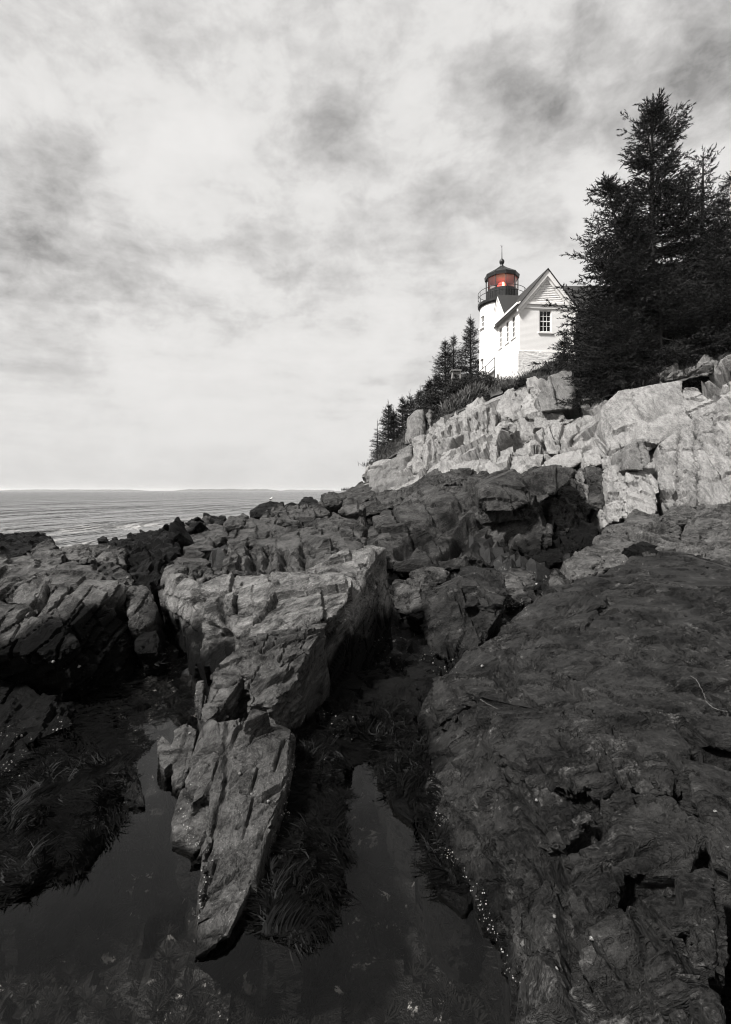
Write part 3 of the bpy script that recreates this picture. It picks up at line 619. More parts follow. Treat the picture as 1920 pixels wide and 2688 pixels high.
for i, (lab, pts, mt) in enumerate([
    ('pointed grey stone between the leaning rock and the smooth slab', [(1442, 1520, 9.4), (1462, 1490, 9.7), (1490, 1510, 9.5), (1500, 1555, 8.9), (1450, 1560, 8.8)], 'mid'),
    ('squat dark stone at the dome crest, under the smooth grey slab', [(1500, 1490, 9.4), (1545, 1478, 9.6), (1570, 1500, 9.2), (1520, 1525, 8.9)], 'rubble'),
    ('pale-topped broken stone on the crest of the dome', [(1590, 1462, 9.4), (1620, 1445, 9.7), (1650, 1462, 9.4), (1640, 1485, 9.0), (1590, 1490, 9.0)], 'rubble'),
    ('dark cracked stone behind the crest of the dome', [(1640, 1440, 10.2), (1690, 1420, 10.6), (1730, 1440, 10.2), (1720, 1470, 9.7), (1650, 1475, 9.7)], 'black'),
    ('tiny white stone sitting on the dome crest', [(1682, 1462, 9.2), (1700, 1450, 9.3), (1722, 1456, 9.3), (1712, 1472, 9.0)], 'pale'),
    ('square dark stone low in the gap right of the bedded ledge', [(1785, 1420, 11), (1830, 1405, 11.3), (1860, 1430, 11), (1850, 1470, 10), (1790, 1475, 10)], 'rubble'),
    ('upper dark boulder of the mound under the right cliff', [(1830, 1330, 15.6), (1870, 1298, 16.2), (1905, 1305, 16), (1910, 1345, 15), (1850, 1360, 14.8)], 'rubble'),
    ('rough dark stone against the right cliff, above the fractured mound', [(1745, 1345, 15.6), (1790, 1318, 16), (1832, 1330, 15.8), (1830, 1370, 14.5), (1760, 1380, 14.2)], 'rubble')]):
    rock('rubble_stone', lab, [(pts, (0, .5, -.4))], .035, .35, .05, 70 + i, mt, 'loose stones behind the dome')
# far shore rocks, out towards the sea
for i, (lab, pts, s, mt) in enumerate([
    ('jagged black rock at the waterline with a gull on it', [(655, 1340, 30), (690, 1318, 31), (711, 1314, 31), (724, 1316, 31), (742, 1330, 30), (720, 1352, 28), (665, 1352, 28)], .9, 'black'),
    ('low dark rock just right of the gull rock', [(728, 1330, 27), (765, 1320, 28), (800, 1325, 28), (790, 1340, 26), (735, 1342, 26)], .8, 'black'),
    ('dark pointed rock on the skyline left of the domed boulder', [(785, 1318, 27), (800, 1304, 28), (815, 1303, 28), (840, 1316, 27), (850, 1335, 25), (790, 1338, 25)], .8, 'black'),
    ('domed boulder with a black underside on the skyline', [(842, 1297, 21), (866, 1286, 21.5), (903, 1292, 21), (911, 1305, 20.5), (890, 1323, 19.5), (856, 1328, 19.3), (845, 1315, 20)], .9, 'face'),
    ('smooth round boulder right of the domed boulder', [(885, 1345, 16.8), (905, 1312, 17.5), (925, 1305, 17.8), (948, 1318, 17.4), (955, 1345, 16.6)], 1.2, 'mid'),
    ('ribbed dark ridge running up to the headland cliff', [(900, 1292, 30), (920, 1280, 31), (965, 1262, 32), (985, 1265, 32), (985, 1330, 24), (905, 1312, 28)], 1.2, 'face'),
    ('pale rounded rock left of the highest lit plate', [(585, 1370, 16), (605, 1352, 17), (640, 1345, 17), (655, 1356, 16.5), (635, 1378, 15), (590, 1382, 15)], .7, 'mid'),
    ('dark rock beside the pale rounded rock, towards the sea', [(560, 1366, 20), (575, 1352, 21), (594, 1350, 21), (590, 1372, 19), (565, 1376, 19)], .7, 'black'),
    ('mossy dark ledge stepping down to the water', [(520, 1382, 17), (560, 1372, 18), (600, 1380, 17), (600, 1410, 14), (540, 1420, 13.5)], .7, 'mid'),
    ('broken ledge above the pebbly shore', [(470, 1412, 15), (520, 1395, 16), (560, 1405, 15), (560, 1440, 12), (480, 1445, 12)], .6, 'mid'),
    ('flat black rock awash left of the pebbly shore', [(425, 1388, 36), (440, 1381, 37), (460, 1384, 37), (463, 1391, 35), (430, 1393, 35)], .6, 'black'),
    ('small black rock awash nearest the low flat slab', [(254, 1412, 30), (268, 1406, 31), (282, 1410, 30), (275, 1416, 29), (256, 1416, 29)], .5, 'black'),
    ('tiny black rock awash right of the small one', [(292, 1412, 30), (302, 1407, 31), (309, 1411, 30), (300, 1415, 29)], .5, 'black')]):
    rock('skyline_rock', lab, [(pts, (0, 1.2, -1.8))], .09 if i < 10 else .10, s, .07 * s, 90 + i, mt, 'rocks along the waterline')
rnd = random.Random(5)
proto = []
for i in range(4):
    V, N, q = remesh(hull_mesh([[Vector((rnd.gauss(0, .5), rnd.gauss(0, .45), rnd.gauss(0, .32))) for _ in range(16)]]), .13)
    V = displace(V, N, .7, .05, 300 + i); proto.append(mesh_np('shore_stone', V, q, M['black' if i % 2 else 'mid'], smooth=True)); TRI[0] += 2 * len(q)
k = 0
for i in range(46):
    t = rnd.random(); u = 400 + 190 * t + rnd.gauss(0, 18); v = 1428 - 55 * t + rnd.gauss(0, 7); y = 14 + 7 * t + rnd.gauss(0, 1.2)
    p = W(u, v, y); o = obj('shore_stone', proto[i % 4]); sc_ = rnd.uniform(.25, .55)
    o.location = p; o.scale = (sc_ * 1.2, sc_, sc_); o.rotation_euler = (rnd.random(), rnd.random(), rnd.random() * 6)
    tag(o, 'small wet stone of the pebbly shore between the ledges and the sea', 'stone', 'stones of the pebbly shore')

# ------------------------------------------------------------------ the headland: cliff sheet, blocks, hill
HEAD = [  # u, then (v, depth) of foot, middle and brow of the cliff, then (v, depth) on the hill behind it
    (966, (1312, 29), (1275, 31.5), (1238, 33), (1228, 36)), (1080, (1300, 23), (1232, 29.5), (1168, 34), (1130, 42)),
    (1200, (1292, 20), (1180, 28), (1078, 37), (1050, 44)), (1300, (1292, 19), (1155, 26.5), (1035, 36), (1003, 41)),
    (1400, (1300, 18.5), (1150, 25), (1005, 33), (976, 37.0)), (1500, (1440, 16), (1200, 22.5), (1045, 28), (958, 36.5)),
    (1600, (1430, 15.5), (1230, 19.5), (1032, 25.5), (958, 31)), (1750, (1390, 15.8), (1180, 18.6), (1002, 23), (968, 28)),
    (1920, (1360, 15.6), (1150, 17.4), (965, 21), (935, 25)), (2200, (1360, 15), (1150, 17), (930, 19.5), (900, 24))]
def head_point(U, T):
    """world point of the headland at photo column U, T = 0 foot .. 1 brow .. 2 hill .. 3, 4 far behind"""
    us = np.array([h[0] for h in HEAD], float)
    rows = []
    for k in range(4):
        P = np.array([W(h[0], *h[k + 1]) for h in HEAD]); rows.append(np.stack([np.interp(U, us, P[:, j]) for j in range(3)], 1))
    rows.append(rows[3] + np.array([4, 14, .3])); rows.append(rows[3] + np.array([14, 60, -1.0]))
    ts = np.array([0, .5, 1, 2, 3, 4]); out = np.zeros((len(U), 3)); k = np.clip(np.searchsorted(ts, T, 'right') - 1, 0, 4)
    f = (T - ts[k]) / (ts[k + 1] - ts[k]); S = np.stack(rows, 1); i = np.arange(len(U))
    return S[i, k] * (1 - f)[:, None] + S[i, k + 1] * f[:, None]
def sheet(name, us, ts, mat, s, amp, seed, Fm, back, flat=.8, terr=.15):
    U, T = np.meshgrid(us, ts, indexing='ij'); P = head_point(U.ravel(), T.ravel()).astype(np.float32)
    g = P.reshape(len(us), len(ts), 3)
    du = np.gradient(g, axis=0); dt = np.gradient(g, axis=1); N = np.cross(du, dt).reshape(-1, 3); N /= np.linalg.norm(N, axis=1)[:, None] + 1e-9
    Q = displace(P, N, s, amp, seed, Fm, flat, terr=terr) if amp else P
    f = grid_faces(len(us), len(ts)); TRI[0] += 2 * len(f)
    return obj(name, mesh_np(name, Q, f, mat, smooth=True, sharp=24))
cliff = sheet('cliff', np.linspace(966, 2150, 360), np.linspace(-.12, 1.0, 190), M['pale'], 2.9, .40, 501, COLD, 3)
tag(cliff, 'pale fractured granite cliff below the lighthouse', None, None, 'structure')
M['turf'] = mat_plain('hill_turf', .06, .9, .1, .5, 1.5, .5, 8)
hill = sheet('hill', np.linspace(966, 2200, 120), np.linspace(.99, 4, 90), M['turf'], 2.5, .10, 502, BED, 3)
tag(hill, 'dark grassy hilltop behind the brow of the cliff', None, None, 'structure')
# the seaward side of the headland falls to the water behind the left skyline
sw = [W(966, 1312, 29), W(966, 1240, 33), W(966, 1228, 36), W(1080, 1130, 42) + Vector((-.5, 3, -.5)), W(1080, 1130, 42) + Vector((4, 14, 0)), W(1080, 1130, 42) + Vector((14, 60, -1))]
sb = [Vector((p.x - 1.5, p.y + 5, -1.5)) for p in sw]
seaward = MB()
for i in range(len(sw) - 1): seaward.poly([sw[i], sw[i + 1], sb[i + 1], sb[i]])
seaward.build('seaward_slope', M['grey'], hill)

def block(label, pts, ext, vox, s, amp, seed, mat, Fm=COLD, flat=.8, **kw):
    o = obj('rock_block', rock_mesh('rock_block', [(pts, ext)], vox * 1.18, s * 1.6, amp * .95, seed, M[mat], Fm=Fm, flat=flat, **kw), cliff)
    if label: o['label'] = label
    return o
E1 = (.6, 2.2, -.3); E2 = (1.0, 4.0, -.5)
block('grey square pillar at the seaward end of the brow', [(1064, 1162, 34.5), (1070, 1100, 37), (1092, 1080, 37.6), (1115, 1072, 37.6), (1114, 1130, 35.6), (1106, 1164, 34.4)], E2, .11, 1.6, .10, 601, 'grey')
block(None, [(1114, 1085, 37.6), (1128, 1066, 38.2), (1140, 1075, 38), (1132, 1130, 36)], E2, .12, 1.5, .12, 602, 'grey')
block('grey wall of the cliff over the sea', [(970, 1242, 31), (998, 1216, 31.6), (1080, 1170, 32.6), (1083, 1292, 26.6), (1040, 1308, 26.2), (972, 1304, 28.4)], E2, .10, 1.7, .20, 603, 'grey')
block(None, [(1081, 1152, 31.6), (1114, 1142, 32), (1117, 1182, 30.4), (1109, 1238, 28.4), (1083, 1244, 28.2)], E1, .10, 1.2, .13, 604, 'pale')
block(None, [(1112, 1150, 32), (1140, 1115, 33), (1160, 1120, 32.4), (1140, 1200, 29), (1112, 1225, 28.6)], E1, .10, 1.2, .15, 605, 'pale')
block(None, [(1132, 1158, 29.8), (1155, 1117, 31), (1172, 1132, 30.4), (1166, 1194, 28.4), (1150, 1204, 28.2)], E1, .09, 1.0, .10, 606, 'bright')
block(None, [(1172, 1120, 31.5), (1210, 1092, 32.5), (1225, 1110, 31.6), (1215, 1180, 28.4), (1170, 1195, 28.2)], E1, .10, 1.2, .15, 607, 'pale')
block(None, [(1225, 1080, 33), (1262, 1060, 34), (1272, 1085, 33), (1262, 1112, 31.6), (1228, 1115, 31.5)], E2, .11, 1.2, .18, 608, 'bright')
block(None, [(1240, 1140, 28.6), (1262, 1118, 29.6), (1300, 1112, 29.4), (1304, 1150, 27.8), (1296, 1184, 26.6), (1240, 1180, 27)], E1, .09, 1.1, .12, 609, 'pale')
block('flat-topped bright block in the middle of the cliff', [(1294, 1130, 27), (1318, 1104, 28), (1358, 1110, 27.6), (1372, 1176, 25), (1340, 1192, 24.6), (1300, 1190, 25)], E1, .085, 1.1, .11, 610, 'bright')
block(None, [(1300, 1078, 31), (1318, 1038, 32.4), (1342, 1016, 33), (1352, 1052, 31), (1362, 1108, 28.4), (1330, 1096, 29.4)], E2, .10, 1.6, .16, 611, 'pale')
block('long leaning slab below the house', [(1345, 1020, 32.6), (1395, 1060, 30.2), (1408, 1120, 26.6), (1400, 1192, 24), (1376, 1176, 24.6), (1352, 1060, 30)], E2, .095, 1.7, .14, 612, 'pale')
vert = lambda us, v0, v1, y0, y1: [([(u, v0(u), y0), (u + 5, (v0(u) + v1(u)) / 2, (y0 + y1) / 2), (u - 2, v1(u), y1)], .10, .32) for u in us]
block('steep jointed wall in the seaward half of the lit cliff', [(1112, 1165, 29.6), (1150, 1122, 29.9), (1205, 1092, 30.0), (1262, 1070, 30.0), (1300, 1082, 29.6), (1304, 1196, 26.6), (1210, 1216, 27.2), (1112, 1238, 28.0)], E2, .09, 2.0, .14, 640, 'pale', cracks=vert((1128, 1146, 1170, 1188, 1212, 1236, 1258, 1284), lambda u: 1160 - .5 * (u - 1112), lambda u: 1236 - .2 * (u - 1112), 29.8, 27.4))
block('large upright grey boulder beside the spruce, under the house', [(1426, 1012, 26.6), (1442, 984, 27.2), (1477, 967, 27.4), (1509, 969, 27.2), (1516, 1030, 26.2), (1508, 1070, 25.2), (1477, 1072, 25.2), (1422, 1080, 25.4), (1408, 1044, 26.2)], (.5, 2.0, -.2), .075, 1.4, .075, 613, 'grey', cracks=[([(1452, 990, 27), (1462, 1020, 26.4), (1470, 1060, 25.4)], .12, .25)])
block(None, [(1365, 1062, 28.6), (1405, 1020, 29.6), (1425, 1030, 28.8), (1418, 1082, 26.4), (1380, 1090, 27)], E1, .08, 1.0, .11, 614, 'bright')
block(None, [(1385, 1000, 32.4), (1400, 985, 33), (1420, 990, 32.6), (1425, 1012, 31.4), (1390, 1020, 31)], E1, .09, .8, .12, 615, 'bright')
block(None, [(1395, 1092, 26), (1480, 1076, 26), (1488, 1098, 25.2), (1440, 1120, 24.6), (1400, 1126, 24.8)], E1, .08, 1.0, .12, 616, 'pale')
block('broad buttress in the middle of the cliff', [(1400, 1132, 23.4), (1450, 1108, 23.7), (1485, 1090, 23.9), (1540, 1084, 23.9), (1576, 1100, 23.4), (1580, 1182, 22), (1440, 1194, 22.3)], E2, .085, 1.6, .16, 617, 'pale', cracks=[([(1490, 1092, 23.5), (1478, 1140, 23), (1470, 1190, 22.4)], .10, .25), ([(1430, 1118, 23.5), (1425, 1190, 22.4)], .08, .2), ([(1530, 1110, 24.4), (1500, 1165, 22.6)], .14, .3)])
block(None, [(1340, 1195, 23.8), (1400, 1160, 25), (1412, 1190, 23.8), (1390, 1215, 22.6)], E1, .08, .9, .13, 618, 'pale')
block('slab in sunlit colour under the buttress', [(1424, 1212, 20.6), (1460, 1192, 21.2), (1528, 1184, 21.2), (1536, 1210, 20.4), (1500, 1228, 19.8), (1430, 1226, 20)], E1, .07, 1.0, .08, 619, 'bright')
block('bright cube of rock above the dark cleft', [(1534, 1190, 20), (1552, 1180, 20.2), (1582, 1184, 20), (1586, 1220, 19), (1536, 1228, 18.8)], E1, .065, .8, .06, 620, 'bright')
block('bright loose flake below the middle of the cliff', [(1258, 1222, 22), (1285, 1210, 22.4), (1316, 1228, 21.8), (1318, 1244, 21.2), (1275, 1244, 21.2)], (.2, .8, -.3), .06, .8, .06, 621, 'bright')
block('rounded upper face of the cliff under the big spruce', [(1580, 1062, 22), (1618, 1022, 22.8), (1700, 1006, 22.4), (1792, 994, 22.0), (1800, 1060, 20.8), (1700, 1062, 20.6), (1690, 1162, 19.2), (1596, 1186, 20), (1576, 1120, 21.2)], E2, .08, 1.9, .15, 622, 'pale')
block('bulging rounded block of the right cliff', [(1684, 1092, 20.6), (1704, 1062, 21.2), (1790, 1042, 21.2), (1832, 1060, 20.6), (1800, 1142, 18.6), (1732, 1166, 18.1), (1686, 1156, 18.6)], E2, .07, 1.6, .10, 623, 'pale')
block('great bare right face of the cliff', [(1736, 1162, 17.9), (1800, 1122, 18.1), (1860, 1070, 18.6), (1950, 1012, 18.8), (2180, 990, 18.0), (2180, 1340, 14.6), (1760, 1356, 15.4), (1736, 1300, 16.1)], E2, .075, 2.2, .13, 624, 'pale', fine=1.3, cracks=[([(1786, 1130, 17.8), (1782, 1200, 17), (1778, 1340, 15.6)], .07, .16), ([(1830, 1100, 18.2), (1822, 1180, 17.3), (1836, 1240, 16.6), (1830, 1330, 15.6)], .06, .14), ([(1800, 1240, 16.5), (1860, 1260, 16.4), (1940, 1235, 16.6)], .05, .12), ([(1880, 1060, 18.6), (1870, 1140, 17.8), (1900, 1200, 17.2)], .05, .12)])
block('grey cube of rock perched on the pillar', [(1647, 1184, 17.1), (1676, 1160, 17.6), (1702, 1180, 17.2), (1711, 1212, 16.7), (1692, 1238, 16.2), (1648, 1234, 16.4)], (.25, 1.6, -.1), .05, .8, .07, 625, 'grey')
block('bright square pillar standing in the cleft', [(1647, 1240, 16.6), (1698, 1238, 16.6), (1726, 1264, 16.4), (1730, 1346, 15.2), (1690, 1362, 15), (1650, 1362, 15.1)], (.3, 1.8, -.3), .05, .9, .09, 626, 'bright')
block('second bright pillar left of the square pillar', [(1596, 1240, 17.4), (1618, 1222, 17.8), (1642, 1240, 17.3), (1646, 1320, 16), (1600, 1340, 15.9)], (.3, 1.8, -.3), .05, .8, .09, 627, 'pale')
block(None, [(1585, 1322, 16.2), (1640, 1318, 16), (1646, 1356, 15.4), (1600, 1372, 15.2)], (.3, 1.2, -.3), .05, .6, .09, 628, 'bright')
block('dark square pillar beside the cleft', [(1534, 1226, 18.6), (1586, 1224, 18.4), (1592, 1262, 17.6), (1584, 1340, 16.6), (1552, 1330, 16.9)], (.2, 1.8, -.3), .055, .8, .08, 629, 'face')
block(None, [(1500, 1232, 18.6), (1532, 1228, 18.6), (1552, 1330, 16.9), (1530, 1370, 16.2), (1500, 1330, 17)], (.2, 1.8, -.3), .055, .8, .12, 630, 'grey')
block(None, [(1690, 1150, 19.4), (1716, 1145, 19.4), (1722, 1172, 18.6), (1700, 1186, 18.2)], E1, .06, .6, .07, 631, 'grey')
rr = random.Random(77)
for i in range(7):                                     # smaller shards and steps all over the lit part of the cliff
    U = rr.choice([rr.uniform(1100, 1420), rr.uniform(1100, 1600), rr.uniform(1400, 1900)]); T = rr.uniform(.25, .97)
    if U > 1720 and T < .8: continue
    c = Vector(head_point(np.array([U]), np.array([T]))[0]); sz = rr.uniform(.4, 1.0) * (1.25 if U < 1350 else .8)
    pts = [c + Vector((rr.uniform(-1, 1) * sz, rr.uniform(-.9, .5) * sz, rr.uniform(-.9, 1.1) * sz)) for _ in range(11)]
    V, N, q = remesh(hull_mesh([pts]), .085); V = displace(V, N, 1.6, .07, 650 + i, COLD, .8); TRI[0] += 2 * len(q)
    obj('rock_block', mesh_np('rock_block', V, q, M[rr.choice(['pale', 'pale', 'bright', 'grey'])], smooth=True, sharp=24), cliff)
brow = random.Random(3)
for i in range(22):                                     # loose blocks along the brow under the big spruces
    U = brow.uniform(1590, 1960); c = Vector(head_point(np.array([U]), np.array([brow.uniform(.98, 1.25)]))[0]); sz = brow.uniform(.25, .6)
    pts = [c + Vector((brow.gauss(0, .6) * sz, brow.gauss(0, .6) * sz, brow.gauss(.2, .45) * sz)) for _ in range(12)]
    V, N, q = remesh(hull_mesh([pts]), .06); V = displace(V, N, .6, .05, 720 + i); TRI[0] += 2 * len(q)
    obj('rock_block', mesh_np('rock_block', V, q, M['grey'], smooth=True, sharp=24), cliff)

# dark wet lower cliff standing in front
def dark_block(label, pieces, vox, s, amp, seed, **kw):
    o = obj('dark_cliff', rock_mesh('dark_cliff', pieces, vox, s, amp, seed, M['face'], **kw)); return tag(o, label, 'rock', 'dark lower cliff')
dark_block('broad dark rock face below the pale cliff, centre', [
    ([(1006, 1336, 15), (1080, 1292, 16.5), (1170, 1272, 17), (1260, 1268, 16.4), (1400, 1285, 15.4), (1466, 1332, 14.8), (1436, 1420, 12.8), (1385, 1484, 11.6), (1150, 1496, 10.8), (1050, 1494, 10.9), (985, 1446, 12)], (1.0, 5, -.8)),
    ([(952, 1440, 12.6), (960, 1370, 15), (1010, 1332, 16), (1030, 1420, 12.4), (1000, 1470, 11.6)], (.5, 3, -.8))], .054, 2.6, .20, 81, flat=.6, fine=.7, cracks=[([(1180, 1470, 11.2), (1230, 1390, 13), (1290, 1330, 14)], .2, .4), ([(1050, 1460, 11.6), (1100, 1400, 13), (1200, 1340, 14.6), (1260, 1300, 15.6)], .18, .3), ([(1330, 1480, 11.4), (1340, 1400, 13)], .12, .25)])
dark_block('overhanging square dark block on the broad rock face', [
    ([(1260, 1286, 13.4), (1300, 1258, 14.2), (1351, 1233, 15), (1368, 1246, 14.6), (1380, 1325, 13), (1346, 1346, 12.6), (1264, 1343, 12.8)], (.5, 3, .1))], .04, 2.2, .10, 82, flat=.8, fine=.7)
dark_block('tilted dark block with striped top right of the square overhang', [
    ([(1369, 1256, 14.1), (1431, 1228, 15), (1494, 1221, 15.6), (1502, 1258, 15), (1452, 1287, 14), (1414, 1333, 13.1), (1386, 1327, 13.1)], (.6, 3, .1))], .04, 2.0, .10, 83, flat=.5, fine=.7)
dark_block('thin shelf under the square overhang', [
    ([(1270, 1344, 13.2), (1350, 1346, 13.1), (1412, 1336, 13.4), (1400, 1366, 13), (1330, 1372, 12.9), (1275, 1368, 13)], (.4, 2.5, .1))], .05, .7, .10, 84)
dark_block('rough dark shoulder between the grey sea wall and the overhang', [
    ([(975, 1302, 25), (1060, 1285, 25), (1150, 1250, 24), (1230, 1240, 21.5), (1280, 1244, 19), (1262, 1275, 17.4), (1100, 1300, 17), (1000, 1340, 17.5), (960, 1350, 18)], (.5, 3, -1.2))], .08, 1.6, .26, 85)
dark_block('dark broken buttress right of the tilted block, beside the cleft', [
    ([(1470, 1262, 16.6), (1500, 1235, 17.4), (1535, 1300, 16.6), (1545, 1380, 15), (1480, 1400, 13.8), (1440, 1350, 14.4)], (.3, 2, -.3))], .055, .8, .16, 86)

# ------------------------------------------------------------------ lighthouse station
def mat_paint(name, v=.78, peel=0.0, brick=0.0, boards=0.0, rough=.6):
    m, nt = new_mat(name)
    p = nt.add('ShaderNodeTexCoord').outputs['Object']
    n = nt.noise(p, 3.0, 6, .6)
    c = nt.mixc(n, G(v * .93), G(v * 1.04)); nr = None
    if peel:
        mp = nt.add('ShaderNodeMapping', {'Vector': p, 'Scale': (1.2, 1.2, 7)}).outputs[0]
        pm = nt.smooth(nt.noise(mp, 2.6, 8, .7, .3), .60 - .12 * peel, .66 - .08 * peel)
        c = nt.mixc(nt.math('MULTIPLY', pm, .85), c, G(.16))
    if brick:
        sp = nt.add('ShaderNodeSeparateXYZ', {0: p})
        uv = nt.add('ShaderNodeCombineXYZ', {0: nt.math('ADD', sp.outputs[0], sp.outputs[1]), 1: sp.outputs[2], 2: 0.0}).outputs[0]
        br = nt.add('ShaderNodeTexBrick', {'Vector': uv, 'Color1': (1, 1, 1, 1), 'Color2': (.9, .9, .9, 1), 'Mortar': (.0, .0, .0, 1), 'Scale': 1.0, 'Mortar Size': .012, 'Brick Width': .24, 'Row Height': .085}).outputs[0]
        nr = nt.bump(br, .6 * brick, .025)
        c = nt.mixc(nt.math('MULTIPLY', nt.smooth(nt.noise(p, 5, 7, .7), .60, .68), .30), c, G(v * .55))
    finish(nt, principled(nt, c, rough, .3, nr)); return m
M['brick'] = mat_paint('white_painted_brick', .82, 0, 1)
M['white'] = mat_paint('white_paint', .82)
M['peel'] = mat_paint('peeling_white_paint', .80, .55)
M['peel_little'] = mat_paint('worn_white_trim', .80, .12)
M['tower'] = mat_paint('white_tower_brick', .76, 0, .6)
M['iron'] = mat_plain('black_iron', .012, .45, .4, .2)
M['shingle'] = mat_plain('dark_roof_shingle', .03, .8, .2, .5, 12)
M['dark_wall'] = mat_plain('dark_shingle_wall', .035, .8, .2, .3, 8)
M['wood'] = mat_plain('weathered_wood', .16, .8, .2, .35, 9)
M['concrete'] = mat_plain('grey_concrete', .22, .85, .2, .25, 3)
def mat_found():
    m, nt = new_mat('whitewashed_stone'); p = nt.add('ShaderNodeTexCoord').outputs['Object']
    n = nt.noise(p, 4, 8, .7); n2 = nt.noise(p, 1.6, 6, .7)
    c = nt.mixc(nt.smooth(n, .62, .70), G(.72), G(.36))
    finish(nt, principled(nt, c, .8, .2, nt.bump(nt.math('ADD', n, n2), .9, .18))); return m
M['found'] = mat_found(); M['ceiling'] = mat_plain('lantern_ceiling_paint', .5, .7, .2, .1)
def mat_glass(name, tint, mixf, refl=.12, glow=None, rough=.02):
    m, nt = new_mat(name)
    tr = nt.add('ShaderNodeBsdfTransparent', {'Color': tint}).outputs[0]
    gl = nt.add('ShaderNodeBsdfGlossy', {'Color': (1, 1, 1, 1), 'Roughness': rough}).outputs[0]
    fr = nt.math('ADD', nt.add('ShaderNodeFresnel', {'IOR': 1.45}).outputs[0], refl)
    mx = nt.add('ShaderNodeMixShader', {0: fr}); nt.l.new(tr, mx.inputs[1]); nt.l.new(gl, mx.inputs[2])
    finish(nt, mx.outputs[0]); return m
M['pane'] = mat_plain('dark_window_glass', .012, .08, .5, .2)
M['glass_clear'] = mat_glass('lantern_glass', (.92, .90, .88, 1), 0, .03)
M['glass_orange'] = mat_glass('amber_lantern_glass', (.98, .74, .58, 1), 0, .03)
M['glass_red'] = mat_glass('red_lantern_glass', (.75, .50, .44, 1), 0, .03)
M['glass_mauve'] = mat_glass('brownish_lantern_glass', (.86, .76, .73, 1), 0, .03)
def mat_lens():
    m, nt = new_mat('red_lit_lens'); p = nt.add('ShaderNodeTexCoord').outputs['Object']
    z = nt.add('ShaderNodeSeparateXYZ', {0: p}).outputs[2]
    rings = nt.math('SINE', nt.math('MULTIPLY', z, 70.0))
    em = nt.add('ShaderNodeEmission', {'Color': (1.0, .13, .12, 1), 'Strength': nt.math('ADD', 1.6, nt.math('MULTIPLY', rings, .18))}).outputs[0]
    gl = nt.add('ShaderNodeBsdfGlossy', {'Color': (1, .5, .45, 1), 'Roughness': .1}).outputs[0]
    mx = nt.add('ShaderNodeMixShader', {0: .18}); nt.l.new(em, mx.inputs[1]); nt.l.new(gl, mx.inputs[2])
    finish(nt, mx.outputs[0]); return m
M['lens'] = mat_lens()
m_, nt_ = new_mat('lamp_bulb'); finish(nt_, nt_.add('ShaderNodeEmission', {'Color': (1, .75, .45, 1), 'Strength': 4.0}).outputs[0]); M['bulb'] = m_

HZ, HW, HL, HE, HA = 13.10, 4.1, 5.3, 3.45, 5.88     # house base height, width, length, eave and apex above base
house = empty('brick_house', W(1364, 1288, 37) + Vector((0, 0, HZ - CZ)), math.atan(.1))
tag(house, 'white brick house with steep peeling gable beside the lighthouse tower', 'house')
def wall_panel(mb, x0, x1, z0, z1, holes, put, depth=.16):
    """wall face split round its openings, with reveals; put(x, z, d) places a point, d = depth into the wall"""
    xs = sorted({x0, x1, *[h[0] for h in holes], *[h[1] for h in holes]}); zs = sorted({z0, z1, *[h[2] for h in holes], *[h[3] for h in holes]})
    for a, b in zip(xs, xs[1:]):
        for c, d in zip(zs, zs[1:]):
            if any(h[0] <= a and b <= h[1] and h[2] <= c and d <= h[3] for h in holes): continue
            mb.poly([put(a, c, 0), put(b, c, 0), put(b, d, 0), put(a, d, 0)])
    for a, b, c, d in holes:
        for p, q in (((a, c), (b, c)), ((b, c), (b, d)), ((b, d), (a, d)), ((a, d), (a, c))):
            mb.poly([put(*p, 0), put(*q, 0), put(*q, depth), put(*p, depth)])
def window(parent, put, a, b, c, d, cols, rows, label=None):
    f = MB(); t = .07
    for x0, x1, z0, z1 in ((a, b, d - t, d), (a, b, c, c + t), (a, a + t, c + t, d - t), (b - t, b, c + t, d - t)):
        f.prism([put(x0, z0, .05), put(x1, z0, .05), put(x1, z1, .05), put(x0, z1, .05)], Vector(put(0, 0, .13)) - Vector(put(0, 0, .05)))
    w = f.build('window', M['peel_little'], parent)
    if label: w['label'] = label
    A, B, Cc, D = a + t, b - t, c + t, d - t
    for i in range(1, cols):
        x = A + (B - A) * i / cols; MB().prism([put(x - .014, Cc, .085), put(x + .014, Cc, .085), put(x + .014, D, .085), put(x - .014, D, .085)], Vector(put(0, 0, .11)) - Vector(put(0, 0, .085))).build('muntin', M['white'], w)
    for j in range(1, rows):
        z = Cc + (D - Cc) * j / rows; k = .032 if j == rows // 2 else .013
        MB().prism([put(A, z - k, .08), put(B, z - k, .08), put(B, z + k, .08), put(A, z + k, .08)], Vector(put(0, 0, .112)) - Vector(put(0, 0, .08))).build('sash_rail' if j == rows // 2 else 'muntin', M['white'], w)
    for i in range(cols):
        for j in range(rows):
            x0, x1 = A + (B - A) * i / cols, A + (B - A) * (i + 1) / cols; z0, z1 = Cc + (D - Cc) * j / rows, Cc + (D - Cc) * (j + 1) / rows
            MB().prism([put(x0 + .002, z0 + .002, .100), put(x1 - .002, z0 + .002, .100), put(x1 - .002, z1 - .002, .100), put(x0 + .002, z1 - .002, .100)], Vector(put(0, 0, .106)) - Vector(put(0, 0, .100))).build('pane', M['pane'], w)
    MB().prism([put(a - .1, c - .11, -.07), put(b + .1, c - .11, -.07), put(b + .1, c - .005, -.07), put(a - .1, c - .005, -.07)], Vector(put(0, 0, .10)) - Vector(put(0, 0, -.07))).build('sill', M['white'], w)
front = lambda x, z, d: (x, d, z)
left = lambda y, z, d: (d, y, z)
mb = MB(); fw = (1.50, 2.42, 1.42, 3.02)
wall_panel(mb, 0, HW, 0, HE, [fw], front)
